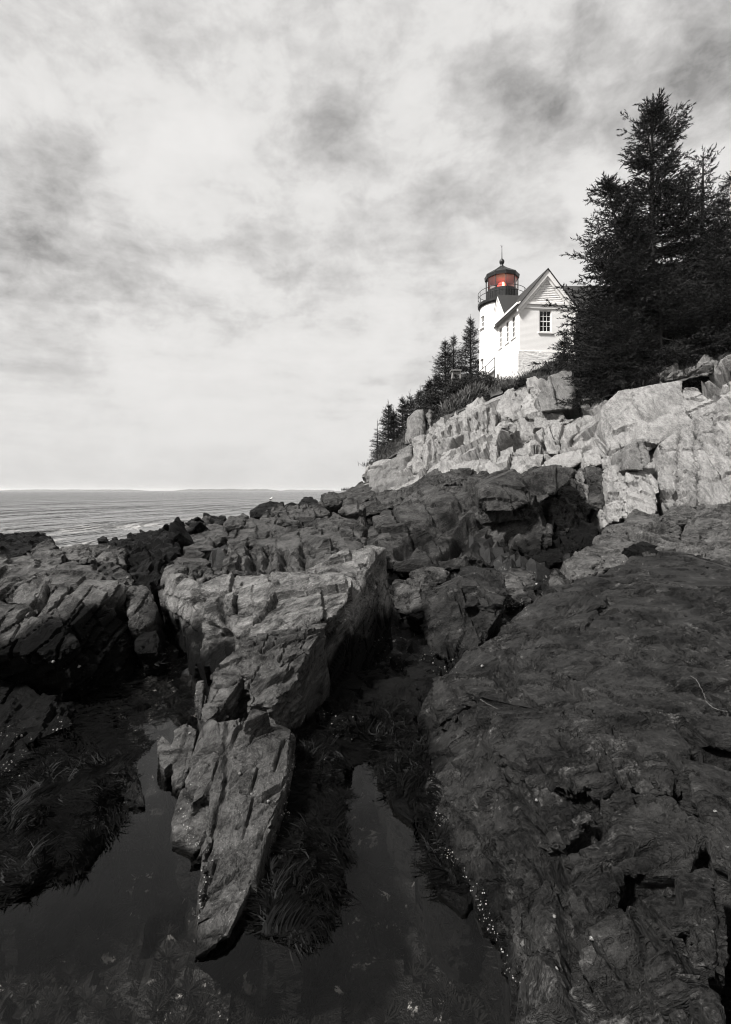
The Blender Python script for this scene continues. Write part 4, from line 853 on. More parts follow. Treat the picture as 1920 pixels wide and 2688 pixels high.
lws = [(.75, 1.5, 1.30, 2.95), (2.05, 2.72, 1.30, 2.95), (3.45, 4.12, 1.30, 2.95)]
wall_panel(mb, 0, HL, 0, HE, lws, left)
mb.poly([(HW, 0, 0), (HW, HL, 0), (HW, HL, HE), (HW, 0, HE)]); mb.poly([(0, HL, 0), (HW, HL, 0), (HW, HL, HE), (0, HL, HE)])
mb.build('brick_wall', M['brick'], house)
window(house, front, *fw, 3, 4, 'six over six sash window in the gable front')
for q in lws: window(house, left, *q, 2, 4)
MB().box(.04, HW - .04, .16, .2, 0, HE).box(.16, .2, .2, HL - .04, 0, HE).build('inner_wall', M['dark_wall'], house)
# foundation of whitewashed rubble, swelling outwards downhill
mb = MB(); mb.prism([(-.08, -.08, -.02), (HW + .08, -.08, -.02), (HW + .08, HL, -.02), (-.08, HL, -.02)], (0, 0, -.25)); mb.prism([(-.14, -.14, -.27), (HW + .1, -.14, -.27), (HW + .1, HL, -.27), (-.14, HL, -.27)], (0, 0, -3.6))
mb.build('stone_foundation', M['found'], house)
# gable front: tympanum with clapboards, rakes, cornice return
ap = (HW / 2, HA); sl = (HA - HE) / (HW / 2 + .0)
MB().poly([(0, .03, HE), (HW, .03, HE), (HW / 2, .03, HA)]).build('gable_wall', M['peel'], house)
nb = 15
for i in range(nb):
    z0 = HE + .14 + (HA - HE - .5) * i / nb; z1 = HE + .14 + (HA - HE - .5) * (i + 1) / nb
    h0 = (HA - z0) / sl - .22; h1 = (HA - z1) / sl - .22
    if h1 <= .03: break
    MB().prism([(HW / 2 - h0, -.045, z0), (HW / 2 + h0, -.045, z0), (HW / 2 + h1, -.012, z1 + .015), (HW / 2 - h1, -.012, z1 + .015)], (0, .04, 0)).build('clapboard', M['peel'], house)
for sgn in (-1, 1):
    e = HW / 2 + .22; zt = HA - sl * e
    q = [(HW / 2 + sgn * e, -.20, zt - .10), (HW / 2 + sgn * (e - .02), -.20, zt - .38), (HW / 2, -.20, HA - .44), (HW / 2, -.20, HA + .02)]
    MB().prism(q, (0, .16, 0)).build('rake_board', M['peel_little'], house)
    q = [(HW / 2 + sgn * (e - .1), -.10, zt - .32), (HW / 2 + sgn * (e - .25), -.10, zt - .50), (HW / 2, -.10, HA - .66), (HW / 2, -.10, HA - .40)]
    MB().prism(q, (0, .10, 0)).build('rake_moulding', M['peel_little'], house)
    # roof plane and eaves
    o = (HW / 2 + sgn * (e + .05), zt - .10)
    MB().prism([(HW / 2, -.26, HA + .035), (o[0], -.26, o[1] - .03), (o[0], -.26, o[1] + .04), (HW / 2, -.26, HA + .11)], (0, HL + .3, 0)).build('roof', M['shingle'], house)
    MB().box(*sorted((HW / 2 + sgn * (HW / 2 + .01), HW / 2 + sgn * (e + .02))), -.19, HL, HE - .12, HE + .02 - .0).build('eave_board', M['white'], house)
MB().box(-.02, HW + .02, -.12, -.002, HE - .06, HE + .10).box(-.005, HW + .005, -.05, -.002, HE - .34, HE - .06).build('cornice', M['peel_little'], house)
# side gable over the passage to the tower, facing the sea
y0, y1, za = 2.35, 5.2, HE + 1.95; ym = (y0 + y1) / 2
MB().poly([(-.14, y0, HE), (-.14, y1, HE), (-.14, ym, za)]).build('side_gable_wall', M['peel_little'], house)
for i in range(12):
    z0 = HE + .05 + (za - HE) * i / 13; z1 = HE + .05 + (za - HE) * (i + 1) / 13; ss = (za - HE) / ((y1 - y0) / 2); h0, h1 = (za - z0) / ss - .08, (za - z1) / ss - .08
    if h1 < .03: break
    MB().prism([(-.19, ym - h0, z0), (-.19, ym + h0, z0), (-.165, ym + h1, z1 + .01), (-.165, ym - h1, z1 + .01)], (.03, 0, 0)).build('clapboard', M['peel_little'], house)
for sgn in (-1, 1):
    yb = ym + sgn * (y1 - y0) / 2 * 1.06
    MB().prism([(-.27, ym, za + .02), (-.27, yb, HE - .03), (-.27, yb, HE + .05), (-.27, ym, za + .10)], (2.0, 0, 0)).build('side_roof', M['shingle'], house)
    MB().prism([(-.24, ym, za + .015), (-.24, yb, HE - .04), (-.24, yb - sgn * .14, HE - .04), (-.24, ym, za - .18)], (.06, 0, 0)).build('side_rake_board', M['white'], house)

# tower
TX, TY = W(1318, 1288, 43).x, 43.0
tower = empty('lighthouse_tower', (TX, TY, 10.0)); tag(tower, 'round white lighthouse tower with black lantern and glowing red light', 'lighthouse')
tz = lambda z: z - 10.0
a_w = math.atan2(-.42, -.91)
def tower_wall():
    """brick shaft with two window openings in its seaward side"""
    n, zs = 96, [tz(9.5), tz(13.0), tz(13.95), tz(16.55), tz(17.5), tz(18.32)]
    mb = MB(); holes = {(1, k) for k in WK} | {(3, k) for k in WK}; r0 = lambda z: 1.90 - .012 * (z - tz(9.5))
    for i in range(len(zs) - 1):
        for k in range(n):
            a, b = 2 * math.pi * k / n, 2 * math.pi * (k + 1) / n; z0, z1 = zs[i], zs[i + 1]
            P = lambda a, z, d=0: ((r0(z) - d) * math.cos(a), (r0(z) - d) * math.sin(a), z)
            if (i, k) in holes:
                mb.poly([P(a, z0), P(b, z0), P(b, z0, .22), P(a, z0, .22)]); mb.poly([P(a, z1), P(b, z1), P(b, z1, .22), P(a, z1, .22)])
                if (i, k - 1) not in holes: mb.poly([P(a, z0), P(a, z1), P(a, z1, .22), P(a, z0, .22)])
                if (i, k + 1) not in holes: mb.poly([P(b, z0), P(b, z1), P(b, z1, .22), P(b, z0, .22)])
            else: mb.poly([P(a, z0), P(b, z0), P(b, z1), P(a, z1)])
    return mb
k0 = int(((math.atan2(-.225, -.974)) % (2 * math.pi)) / (2 * math.pi) * 96); WK = {k0 - 2, k0 - 1, k0, k0 + 1, k0 + 2}
tw = tower_wall().build('shaft', M['tower'], tower)
ac = 2 * math.pi * (k0 + .5) / 96; cx, sx = math.cos(ac), math.sin(ac)
for zb, zt_ in ((13.0, 13.95), (16.55, 17.5)):
    mb = MB(); pt = lambda t, z, r: (r * cx - t * sx, r * sx + t * cx, tz(z))
    w = MB().prism([pt(-.30, zb + .02, 1.66), pt(.30, zb + .02, 1.66), pt(.30, zt_ - .02, 1.66), pt(-.30, zt_ - .02, 1.66)], (.03 * cx, .03 * sx, 0)).build('window', M['pane'], tower)
    for t0, t1, q0, q1 in ((-.30, -.24, zb, zt_), (.24, .30, zb, zt_), (-.24, .24, zb + .45, zb + .5), (-.02, .02, zb, zt_)):
        MB().prism([pt(t0, q0, 1.71), pt(t1, q0, 1.71), pt(t1, q1, 1.71), pt(t0, q1, 1.71)], (.03 * cx, .03 * sx, 0)).build('muntin', M['white'], w)
    MB().prism([pt(-.38, zb - .1, 1.80), pt(.38, zb - .1, 1.80), pt(.38, zb - .003, 1.80), pt(-.38, zb - .003, 1.80)], (.14 * cx, .14 * sx, 0)).build('sill', M['white'], w)
MB().lathe([(1.2, tz(18.3)), (1.86, tz(18.3)), (1.97, tz(18.42)), (1.99, tz(18.62)), (1.2, tz(18.64))], 64).build('gallery_deck', M['iron'], tower)
NL = 10; STEP = 2 * math.pi / NL; A8 = math.atan2(-TY, -TX) - R(4) - STEP; ap8 = 1.24       # A8 + STEP is the middle of the pane that faces the viewer
def oct_(r, z, k): q = A8 + STEP / 2 + k * STEP; return (r * math.cos(q), r * math.sin(q), tz(z))
rv = ap8 / math.cos(STEP / 2)
mb = MB()
for k in range(NL):
    a, b = oct_(rv, 18.62, k), oct_(rv, 18.62, k + 1); c, d = oct_(rv, 19.72, k + 1), oct_(rv, 19.72, k)
    mb.poly([a, b, c, d])
mb.poly([oct_(rv, 19.72, k) for k in range(NL)])
lb = mb.build('lantern_base', M['iron'], tower)
for k in range(NL):                                   # raised panels on the iron base
    c_ = A8 + STEP * (k + 1); nx, ny = math.cos(c_), math.sin(c_)
    for s0, s1 in ((-.34, -.13), (-.10, .10), (.13, .34)):
        pp = lambda t, z: (ap8 * nx + .004 * nx - t * ny, ap8 * ny + .004 * ny + t * nx, tz(z))
        MB().prism([pp(s0, 18.75), pp(s1, 18.75), pp(s1, 19.6), pp(s0, 19.6)], (.03 * nx, .03 * ny, 0)).build('panel', M['iron'], lb)
glass = {0: 'glass_orange', NL - 1: 'glass_mauve', 1: 'glass_red'}
for k in range(NL):
    a, b, c, d = oct_(rv - .02, 19.72, k), oct_(rv - .02, 19.72, k + 1), oct_(rv - .02, 20.72, k + 1), oct_(rv - .02, 20.72, k)
    mid = A8 + STEP * (k + 1)
    MB().poly([a, b, c, d]).build('lantern_pane', M[glass.get(k, 'glass_clear')], tower)
    MB().tube([oct_(rv, 19.70, k), oct_(rv, 20.74, k)], .035, 6).build('glazing_bar', M['iron'], tower)
mb = MB()
for k in range(NL):
    mb.poly([oct_(rv + .10, 20.70, k), oct_(rv + .10, 20.70, k + 1), oct_(rv + .14, 20.98, k + 1), oct_(rv + .14, 20.98, k)])
    mb.poly([oct_(rv + .14, 20.98, k), oct_(rv + .14, 20.98, k + 1), oct_(.55, 21.52, k + 1), oct_(.55, 21.52, k)])
    mb.poly([oct_(.55, 21.52, k), oct_(.55, 21.52, k + 1), oct_(.17, 21.80, k + 1), oct_(.17, 21.80, k)])
mb.poly([oct_(rv + .10, 20.70, k) for k in range(NL)])
roof = mb.build('lantern_roof', M['iron'], tower)
MB().poly([oct_(rv - .02, 20.69, k) for k in range(NL)]).build('lantern_ceiling', M['ceiling'], roof)
for k in range(NL): MB().tube([oct_(rv + .14, 20.985, k), oct_(.55, 21.53, k), oct_(.17, 21.81, k)], .025, 5).build('roof_rib', M['iron'], roof)
MB().lathe([(.17, tz(21.75)), (.20, tz(21.82)), (.12, tz(21.90)), (.12, tz(22.0)), (.19, tz(22.1)), (.215, tz(22.22)), (.19, tz(22.34)), (.10, tz(22.43)), (.045, tz(22.5)), (.02, tz(23.4)), (.0, tz(23.42))], 24).build('ventilator_ball', M['iron'], tower, True)
mb = MB().tube([(0, 0, tz(22.4)), (0, 0, tz(23.45))], .022, 6)
for t in (-1, 1): mb.tube([(0, 0, tz(23.40)), (t * .10, 0, tz(23.62))], .012, 5)
mb.tube([(0, 0, tz(23.40)), (0, 0, tz(23.65))], .012, 5); mb.build('lightning_rod', M['iron'], tower)
lens = MB().lathe([(.0, tz(19.78)), (.26, tz(19.80)), (.36, tz(19.92)), (.40, tz(20.10)), (.36, tz(20.28)), (.24, tz(20.42)), (.10, tz(20.50)), (.0, tz(20.51))], 32).build('lens', M['lens'], tower, True)
MB().lathe([(.0, tz(19.92)), (.07, tz(19.95)), (.09, tz(20.15)), (.06, tz(20.33)), (.0, tz(20.36))], 16, cy=-.42).build('lamp', M['bulb'], lens, True)
for z in (19.18, 19.58):
    MB().tube([(1.95 * math.cos(2 * math.pi * k / 48), 1.95 * math.sin(2 * math.pi * k / 48), tz(z)) for k in range(48)], .022, 6, closed=True).build('gallery_rail', M['iron'], tower)
for k in range(14):
    q = 2 * math.pi * k / 14 + .2; MB().tube([(1.95 * math.cos(q), 1.95 * math.sin(q), tz(18.6)), (1.95 * math.cos(q), 1.95 * math.sin(q), tz(19.6))], .018, 5).build('gallery_post', M['iron'], tower)

# stair wall and railing at the foot of the tower
rl = empty('stair_railing', W(1278, 985, 40.4)); tag(rl, 'two-bar dark metal railing sloping at the foot of the tower', 'railing')
L0 = rl.location
for dv in (0, 24):
    MB().tube([W(1252, 982 + dv * .9, 40.8) - L0, W(1300, 938 + dv, 40.1) - L0], .03, 6).build('rail', M['iron'], rl)
for u, v0, v1 in ((1258, 976, 1010), (1275, 961, 1005), (1299, 939, 990)): MB().tube([W(u, v0, 40.5) - L0, W(u, v1, 40.5) - L0], .03, 6).build('post', M['iron'], rl)
sw_ = empty('stair_wall', W(1290, 1000, 40.6)); tag(sw_, 'grey concrete stair wall below the railing beside the tower', 'wall')
L0 = sw_.location
MB().prism([W(1268, 1000, 40.9) - L0, W(1300, 968, 40.6) - L0, W(1302, 1030, 40.6) - L0, W(1268, 1030, 40.9) - L0], (.1, .4, 0)).build('wall_slab', M['concrete'], sw_)
MB().prism([W(1267, 999, 40.85) - L0, W(1300, 966, 40.55) - L0, W(1300, 970, 40.55) - L0, W(1267, 1003, 40.85) - L0], (.1, .5, 0)).build('coping', M['concrete'], sw_)

# wooden bell frame
bell = empty('bell_frame', W(1198, 1013, 42)); tag(bell, 'small wooden bell frame with splayed legs among the shrubs', 'frame')
L0 = bell.location
for u0, u1 in ((1190, 1184), (1207, 1214)):
    for dy in (0, .9):
        MB().tube([W(u0, 972, 42 + dy * .3) - L0, W(u1, 1013, 42 + dy) - L0 - Vector((0, 0, .3))], .085, 4).build('leg', M['wood'], bell)
MB().box(-.42, .42, -.15, .75, 1.22, 1.32).build('top_board', M['wood'], bell)
MB().box(-.36, .38, -.02, .06, .95, 1.12).build('crossbar', M['wood'], bell)
MB().box(-.46, .48, -.04, .04, .28, .38).build('lower_crossbar', M['wood'], bell)
MB().lathe([(.0, 1.08), (.10, 1.05), (.17, .9), (.20, .70), (.26, .58), (.24, .57), (.0, .66)], 20, cy=.35).build('bell', M['iron'], bell, True)

# keeper's house, seen only past the corner of the brick house
kh = empty('keepers_house', W(1503, 868, 40)); tag(kh, 'dark shingled keeper house with white corner boards behind the spruce', 'house')
MB().box(.10, 6, 0, 5, -1.5, 1.65).build('wall', M['dark_wall'], kh)
MB().box(-.06, .22, -.03, .3, -.02, 1.7).build('corner_board', M['white'], kh)
MB().box(-.06, 6.1, -.10, -.004, -.16, -.03).build('water_table', M['white'], kh)
MB().box(-.15, 6.2, -.12, -.006, 1.66, 1.9).build('frieze_board', M['white'], kh)
MB().prism([(-.2, -.3, 1.9), (6.3, -.3, 1.9), (6.3, 2.5, 4.4), (-.2, 2.5, 4.4)], (0, .05, .12)).build('roof', M['shingle'], kh)

# ------------------------------------------------------------------ trees and plants
def mat_leaf(name, v, rough=.65, var=.5):
    m, nt = new_mat(name)
    p = nt.add('ShaderNodeNewGeometry').outputs['Position']
    c = nt.mixc(nt.noise(p, 1.6, 4, .6), G(v * (1 - var)), G(v * (1 + var)))
    finish(nt, principled(nt, c, rough, .16)); return m
M['needle'] = mat_leaf('spruce_needles', .0075, .7, .7)
M['bark'] = mat_plain('spruce_bark', .03, .9, .15, .4, 6)
M['shrub'] = mat_leaf('shrub_leaves', .020)
M['grass'] = mat_leaf('dry_grass', .085)
M['grass_dark'] = mat_leaf('weeds', .035)

def sprays(P, D, L, nl, rng, width=.055, ln=.34, ang=(.5, 1.15)):
    """needle sprays: nl narrow pointed leaves round each twig P -> P + D L"""
    n = len(P); t = np.tile((np.arange(nl) + .5) / nl, (n, 1)) * .95
    A = rng.normal(size=(n, nl, 3)).astype(np.float32); Dn = D[:, None, :]
    A -= (A * Dn).sum(-1, keepdims=True) * Dn; A /= np.linalg.norm(A, axis=-1, keepdims=True) + 1e-6
    an = rng.uniform(ang[0], ang[1], (n, nl, 1)) * (1.1 - .5 * t[..., None])
    d = Dn * np.cos(an) + A * np.sin(an)
    base = P[:, None, :] + Dn * (t * L[:, None])[..., None]
    le = (ln * L[:, None] * rng.uniform(.7, 1.2, (n, nl)))[..., None]
    side = np.cross(d, rng.normal(size=(n, nl, 3))); side /= np.linalg.norm(side, axis=-1, keepdims=True) + 1e-6
    wd = width * L[:, None, None]
    V = np.stack([base + side * wd, base + d * le * 1.05, base - side * wd], 2).reshape(-1, 3)
    F_ = np.arange(len(V)).reshape(-1, 3)
    return V, F_
def spruce_parts(h, profile, seed, crown0=.06, whorl=.36, per=6, tuft=.42, lean=(0, 0), droop=.25, sparse=1.0, bias=None, nl=13, bend=0.0, tiers=.35):
    """numpy geometry of a spruce of height h; profile(t) = branch length at height fraction t; bias(az, t) scales single branches"""
    rng = np.random.default_rng(seed); tr = MB(); br = MB(); TP, TD, TL = [], [], []
    axis = lambda z: Vector((lean[0] * (z / h) ** 1.5 + bend * math.sin(3.0 * z / h), lean[1] * (z / h) ** 1.5, z))
    zs = [h * i / 14 for i in range(15)]
    tr.tube([axis(z) for z in zs], [.018 * h * (1 - .96 * z / h) ** .9 + .012 for z in zs], 9)
    z = crown0 * h
    while z < h * .985:
        t = z / h; tier = 1 + tiers * rng.uniform(-1, .7)
        for _ in range(max(3, int(per * (1.0 if t < .8 else .75)))):
            if rng.random() > sparse: continue
            az = rng.uniform(0, 2 * math.pi); ln = profile(t) * tier * rng.uniform(.6, 1.1)
            if bias: ln *= bias(az, t)
            if ln < .08: continue
            b0 = axis(z + rng.uniform(-.5, .5) * whorl)
            up = (.75 * t ** 2 - droop * (1 - t)) + rng.normal(0, .10)
            d = Vector((math.cos(az), math.sin(az), up)).normalized(); m = max(3, int(ln / (tuft * .55)))
            pts = []
            for i in range(m + 1):
                s = i / m; p = b0 + d * (ln * s) + Vector((0, 0, -droop * .35 * ln * s * (1 - s) * 2 + .10 * ln * s ** 2)); pts.append(p)
            br.tube(pts, [max(.008, .020 * ln * (1 - .9 * i / m) * .8 + .006) for i in range(m + 1)], 3, caps=False)
            side0 = Vector((-math.sin(az), math.cos(az), 0))
            for i in range(1, m + 1):
                s = i / m
                if s < .30 and rng.random() < .8: continue
                fw = (pts[i] - pts[i - 1]).normalized()
                lt = (.42 * ln * (1 - s) + tuft * .9) * rng.uniform(.6, 1.15)
                for sg in (-1, 1):
                    if rng.random() < .10: continue
                    dd = (fw * rng.uniform(.5, .9) + side0 * sg * rng.uniform(.6, 1.0) + Vector((0, 0, rng.uniform(-.22, .16)))).normalized()
                    k = max(1, int(lt / (tuft * .62)))
                    for j in range(k):
                        q = pts[i] + dd * (lt * j / k) + Vector((0, 0, -.06 * lt * (j / k)))
                        TP.append(q); e = (dd + Vector(rng.normal(0, .28, 3))).normalized(); TD.append(e); TL.append(tuft * (1.12 - .5 * t) * rng.uniform(.7, 1.15) * (1.1 - .35 * j / k))
                if rng.random() < .5:
                    TP.append(pts[i]); TD.append((fw + Vector((rng.normal(0, .4), rng.normal(0, .4), rng.uniform(-.9, .5)))).normalized()); TL.append(tuft * rng.uniform(.6, 1))
            TP.append(pts[-1]); TD.append(d); TL.append(tuft)
        z += whorl * rng.uniform(.7, 1.3) * (1 - .45 * t)
    top = axis(h)
    for i in range(5): TP.append(top - Vector((0, 0, .22 * i * tuft * 2))); TD.append(Vector((rng.normal(0, .25), rng.normal(0, .25), 1)).normalized()); TL.append(tuft * .9)
    V, F_ = sprays(np.array(TP, np.float32), np.array(TD, np.float32), np.array(TL, np.float32), nl, rng)
    TRI[0] += len(F_)
    return tr, br, V, F_
def spruce(label, base, h, profile, seed, group='spruces on the headland', **kw):
    tr, br, V, F_ = spruce_parts(h, profile, seed, **kw)
    t = empty('spruce_tree', base); tag(t, label, 'tree', group)
    tr.build('trunk', M['bark'], t, True); br.build('branches', M['bark'], t); obj('crown', mesh_np('crown', V, F_, M['needle']), t)
    return t
def prof(pts):
    a = np.array(pts, float); return lambda t: float(np.interp(t, a[:, 0], a[:, 1]))
LEFTW = lambda az: .5 - .5 * math.cos(az)                # 1 towards the left of the picture
spruce('tallest dense dark spruce at the right, its top against the clouds', W(1712, 985, 28.5), 15.0,
       prof([(0, 3.6), (.15, 4.2), (.35, 3.6), (.5, 2.9), (.62, 2.4), (.75, 1.7), (.88, 1.3), (.95, .85), (1, .12)]), 11, whorl=.38, per=10, tuft=.54, droop=.14, tiers=.55)
spruce('curved-trunk spruce left of the tallest, reaching towards the house', W(1655, 990, 26.8), 10.4,
       prof([(0, 2.6), (.10, 4.0), (.25, 3.7), (.4, 3.1), (.55, 2.35), (.7, 1.9), (.85, 1.15), (1, .15)]), 12, whorl=.40, per=8, tuft=.50, tiers=.35, droop=.32, lean=(-1.25, .2), bias=lambda az, t: .58 + .42 * LEFTW(az), bend=.28)
spruce('thin ragged spruce with bare trunk right of the tallest', W(1842, 960, 29), 12.1,
       prof([(0, 2.4), (.5, 2.2), (.75, 1.5), (.9, 1.0), (1, .2)]), 13, whorl=.5, per=4, tuft=.40, droop=.05, sparse=.7, lean=(.1, 0))
spruce('dark spruce cut by the right edge of the picture', W(1926, 950, 26), 9.4,
       prof([(0, 3.2), (.3, 3.0), (.6, 2.0), (.85, 1.0), (1, .15)]), 14, nl=9, whorl=.34, per=7, tuft=.42)
spruce('lower spruce filling the gap behind the ragged one', W(1808, 985, 30.5), 11.0,
       prof([(0, 3.6), (.3, 3.2), (.6, 2.2), (.85, 1.0), (1, .15)]), 15, nl=9, whorl=.36, per=7, tuft=.46)
spruce('low wide spruce with boughs over the cliff brow at far right', W(1880, 975, 25.2), 6.5,
       prof([(0, 3.4), (.3, 3.2), (.6, 2.1), (.85, 1.0), (1, .15)]), 16, nl=8, whorl=.3, per=7, tuft=.40)
spruce('low spruce whose boughs hang over the grey boulder', W(1610, 1030, 25.4), 4.3,
       prof([(0, 3.0), (.3, 2.6), (.6, 1.6), (.85, .8), (1, .12)]), 17, whorl=.26, per=7, tuft=.36, droop=.45)
spruce('short spruce under the tallest, at the brow of the cliff', W(1735, 1000, 25), 5.2,
       prof([(0, 3.0), (.3, 2.7), (.6, 1.8), (.85, .8), (1, .12)]), 18, whorl=.28, per=7, tuft=.38, droop=.4)
spruce('small young spruce in front of the house corner', W(1482, 945, 35), 1.7,
       prof([(0, .75), (.3, .7), (.6, .45), (.85, .25), (1, .05)]), 19, whorl=.16, per=5, tuft=.22, droop=.0)
small = [((991, 1105), 1215, 20, 46, .45, 'thin see-through spruce lowest on the seaward ridge'), ((1020, 1056), 1205, 36, 46, 1, 'second spruce from the sea end of the ridge'), ((1034, 1072), 1200, 30, 47, 1, 'twin top just right of the second ridge spruce'),
         ((1057, 1044), 1180, 30, 46, 1, 'pointed ridge spruce above the grey square pillar'), ((1077, 1032), 1160, 26, 46.5, 1, 'slim ridge spruce right of the pointed one'), ((1104, 1017), 1140, 32, 46, 1, 'ridge spruce standing over the pillar top'),
         ((1128, 996), 1120, 34, 46, 1, 'ridge spruce at the lower edge of the shrubs'), ((1148, 975), 1110, 34, 47, 1, 'spruce half hidden left of the bell frame'), ((1169, 893), 1070, 50, 47, 1, 'tall spruce directly left of the bell frame'),
         ((1191, 882), 1060, 42, 48, .8, 'tall spruce rising behind the bell frame'), ((1236, 832), 1050, 50, 48.5, 1, 'tallest spruce of the seaward group, touching the tower')]
for i, ((u, v), vb, hw, y, sp, lab) in enumerate(small):
    h = (vb - v) / F * y; r = hw / F * y
    spruce(lab, W(u, vb, y), h, prof([(0, r * 1.15), (.3, r * 1.0), (.6, r * .55), (.82, r * .22), (1, .02)]), 30 + i, 'spruces along the seaward ridge', whorl=.24, per=9 if sp > .5 else 5, tuft=.34 if sp > .5 else .22, droop=.12, sparse=.9 * sp if sp < 1 else 1.0, nl=7)

def leaf_cloud(c, rad, n, rng, size, lumps=9):
    L = rng.normal(size=(lumps, 3)) * np.array(rad) * .55; i = rng.integers(0, lumps, n)
    d = rng.normal(size=(n, 3)); d /= np.linalg.norm(d, axis=1)[:, None]
    P = L[i] + d * (rng.uniform(.5, 1, n) ** .5)[:, None] * np.array(rad) * .55
    P[:, 2] = np.abs(P[:, 2]); P = P + np.array(c)
    a = rng.normal(size=(n, 3)); a /= np.linalg.norm(a, axis=1)[:, None]; b = np.cross(a, rng.normal(size=(n, 3))); b /= np.linalg.norm(b, axis=1)[:, None]
    s = size * rng.uniform(.6, 1.3, n)[:, None]
    V = np.stack([P - a * s, P + b * s * .45, P + a * s, P - b * s * .45], 1).reshape(-1, 3)
    TRI[0] += 2 * n
    return V, np.arange(len(V)).reshape(-1, 4)
shr = [((1130, 1085), 41.5, (2.0, 1.2, .9), 'dark shrub above the square pillar on the brow'), ((1160, 1060), 41.5, (1.8, 1.2, 1.2), 'dark leafy shrub below the bell frame'), ((1195, 1032), 41.2, (1.8, 1.2, .9), 'leafy shrub round the foot of the bell frame'),
       ((1232, 1015), 40.6, (1.6, 1.0, .9), 'shrub between the bell frame and the tower'), ((1268, 1018), 39.4, (1.4, 1.0, .7), 'shrub under the stair railing'), ((1110, 1120), 40, (1.4, 1.0, 1.0), 'low shrub behind the square pillar'),
       ((1150, 1110), 38.2, (1.6, 1.0, .8), 'trailing low shrub on the cliff brow, seaward end'), ((1290, 1062), 36.2, (1.0, .7, .7), 'scrubby bush in a notch of the brow below the railing'), ((1400, 1006), 35.4, (1.2, .9, .4), 'low weedy bush at the foot of the house front'),
       ((1440, 985), 35.4, (1.3, .9, .4), 'weedy bush on the slope under the gable window'), ((1352, 1030), 34.4, (.9, .7, .35), 'creeping bush at the corner of the foundation'), ((1550, 990), 29, (1.6, 1.0, .8), 'dark brush under the hanging spruce boughs'),
       ((1380, 1012), 34, (1.1, .7, .6), 'small bush between bright rocks below the house'), ((1028, 1190), 43.5, (1.8, 1.0, .8), 'dark scrub at the feet of the lowest ridge spruces')]
for i, ((u, v), y, rad, lab) in enumerate(shr):
    rng = np.random.default_rng(200 + i); t = empty('shrub', W(u, v, y)); tag(t, lab, 'shrub', 'shrubs on the brow')
    rad = tuple(.72 * x for x in rad); V, F_ = leaf_cloud((0, 0, 0), rad, 3600, rng, .068); obj('leaves', mesh_np('leaves', V, F_, M['shrub']), t)
    mb = MB()
    for k in range(7): mb.tube([(0, 0, -.5), tuple(rng.normal(size=3) * np.array(rad) * .25 + np.array([0, 0, .25])), tuple(rng.normal(size=3) * np.array(rad) * .5 + np.array([0, 0, rad[2] * .5]))], [.03, .02, .008], 4)
    mb.build('stems', M['bark'], t)

def blades(centres, n_each, spread, hgt, rng, mat, name, label, wid=.012, dens=1.0):
    P = np.repeat(np.array(centres, np.float32), n_each, 0); n = len(P)
    P = P + rng.normal(size=(n, 3)) * np.array(spread)
    d = rng.normal(size=(n, 3)) * .33 + np.array([.12, 0, 1]); d /= np.linalg.norm(d, axis=1)[:, None]; h = hgt * rng.uniform(.5, 1.25, n)[:, None]
    s = np.cross(d, rng.normal(size=(n, 3))); s /= np.linalg.norm(s, axis=1)[:, None]; s = s * wid * (hgt / .4)
    bendv = rng.normal(size=(n, 3)) * np.array([.25, .25, .02]) * h
    V = np.stack([P - s, P + s, P + d * h * .6 + s * .6 + bendv * .3, P + d * h + bendv], 1).reshape(-1, 3)
    TRI[0] += 2 * n
    return tag(obj(name, mesh_np(name, V, np.arange(len(V)).reshape(-1, 4), mat)), label, name.replace('_', ' '), None, 'stuff')
rng = np.random.default_rng(9)
U = rng.uniform(966, 2100, 3000); T = rng.uniform(1.0, 2.3, 3000)
blades(head_point(U, T), 9, (.25, .25, .03), .34, rng, M['grass_dark'], 'hill_grass', 'dark rough grass and weeds covering the hilltop')
us = np.linspace(0, 1, 260); c = [W(1180 + 75 * a + rng.normal(0, 5), 1083 - 52 * a + rng.normal(0, 4), 38.4 - .6 * a) for a in us]
blades([tuple(p) for p in c], 26, (.22, .3, .08), .62, rng, M['grass'], 'dry_grass', 'tuft of long pale dry grass on the brow below the bell frame')
us = rng.uniform(0, 1, 420); c = [W(1385 + 95 * a, 1012 - 62 * a + rng.normal(0, 5), 35.6 + rng.uniform(-.6, .8)) for a in us]
blades([tuple(p) for p in c], 14, (.2, .25, .05), .34, rng, M['grass_dark'], 'slope_weeds', 'weeds and grass on the slope in front of the house')

# ------------------------------------------------------------------ weed banks, seaweed, barnacles, snails
rock('weed_bank', 'low black weed-covered bank beside the fin, widened to darken the channel water', [  # real bank, widened to stand in for the slab's dark reflection in the water
    ([(772, 1925, 4.38), (870, 1900, 4.5), (905, 2050, 3.64), (900, 2190, 3.08), (905, 2320, 2.70), (790, 2470, 2.37), (680, 2460, 2.39), (690, 2380, 2.55), (765, 2150, 3.2)], (0, .1, -.5))], .02, .3, .02, 131, 'black')
rock('weed_bank', 'broad black weed-covered bank left of the left pool', [
    ([(-80, 2030, 3.74), (130, 1960, 4.1), (322, 2030, 3.68), (300, 2160, 3.2), (225, 2262, 2.87), (140, 2305, 2.75), (20, 2362, 2.60), (-80, 2350, 2.62)], (0, .1, -.5))], .02, .3, .025, 132, 'black')
rock('weed_bank', 'wet black floor of the central gully under the leaning rock', [
    ([(830, 1850, 4.95), (900, 1760, 5.7), (1130, 1720, 6.2), (1210, 1770, 5.75), (1140, 1850, 4.85), (1060, 1905, 4.5), (960, 1900, 4.5), (870, 1930, 4.3)], (0, .1, -.5))], .025, .35, .05, 133, 'black')
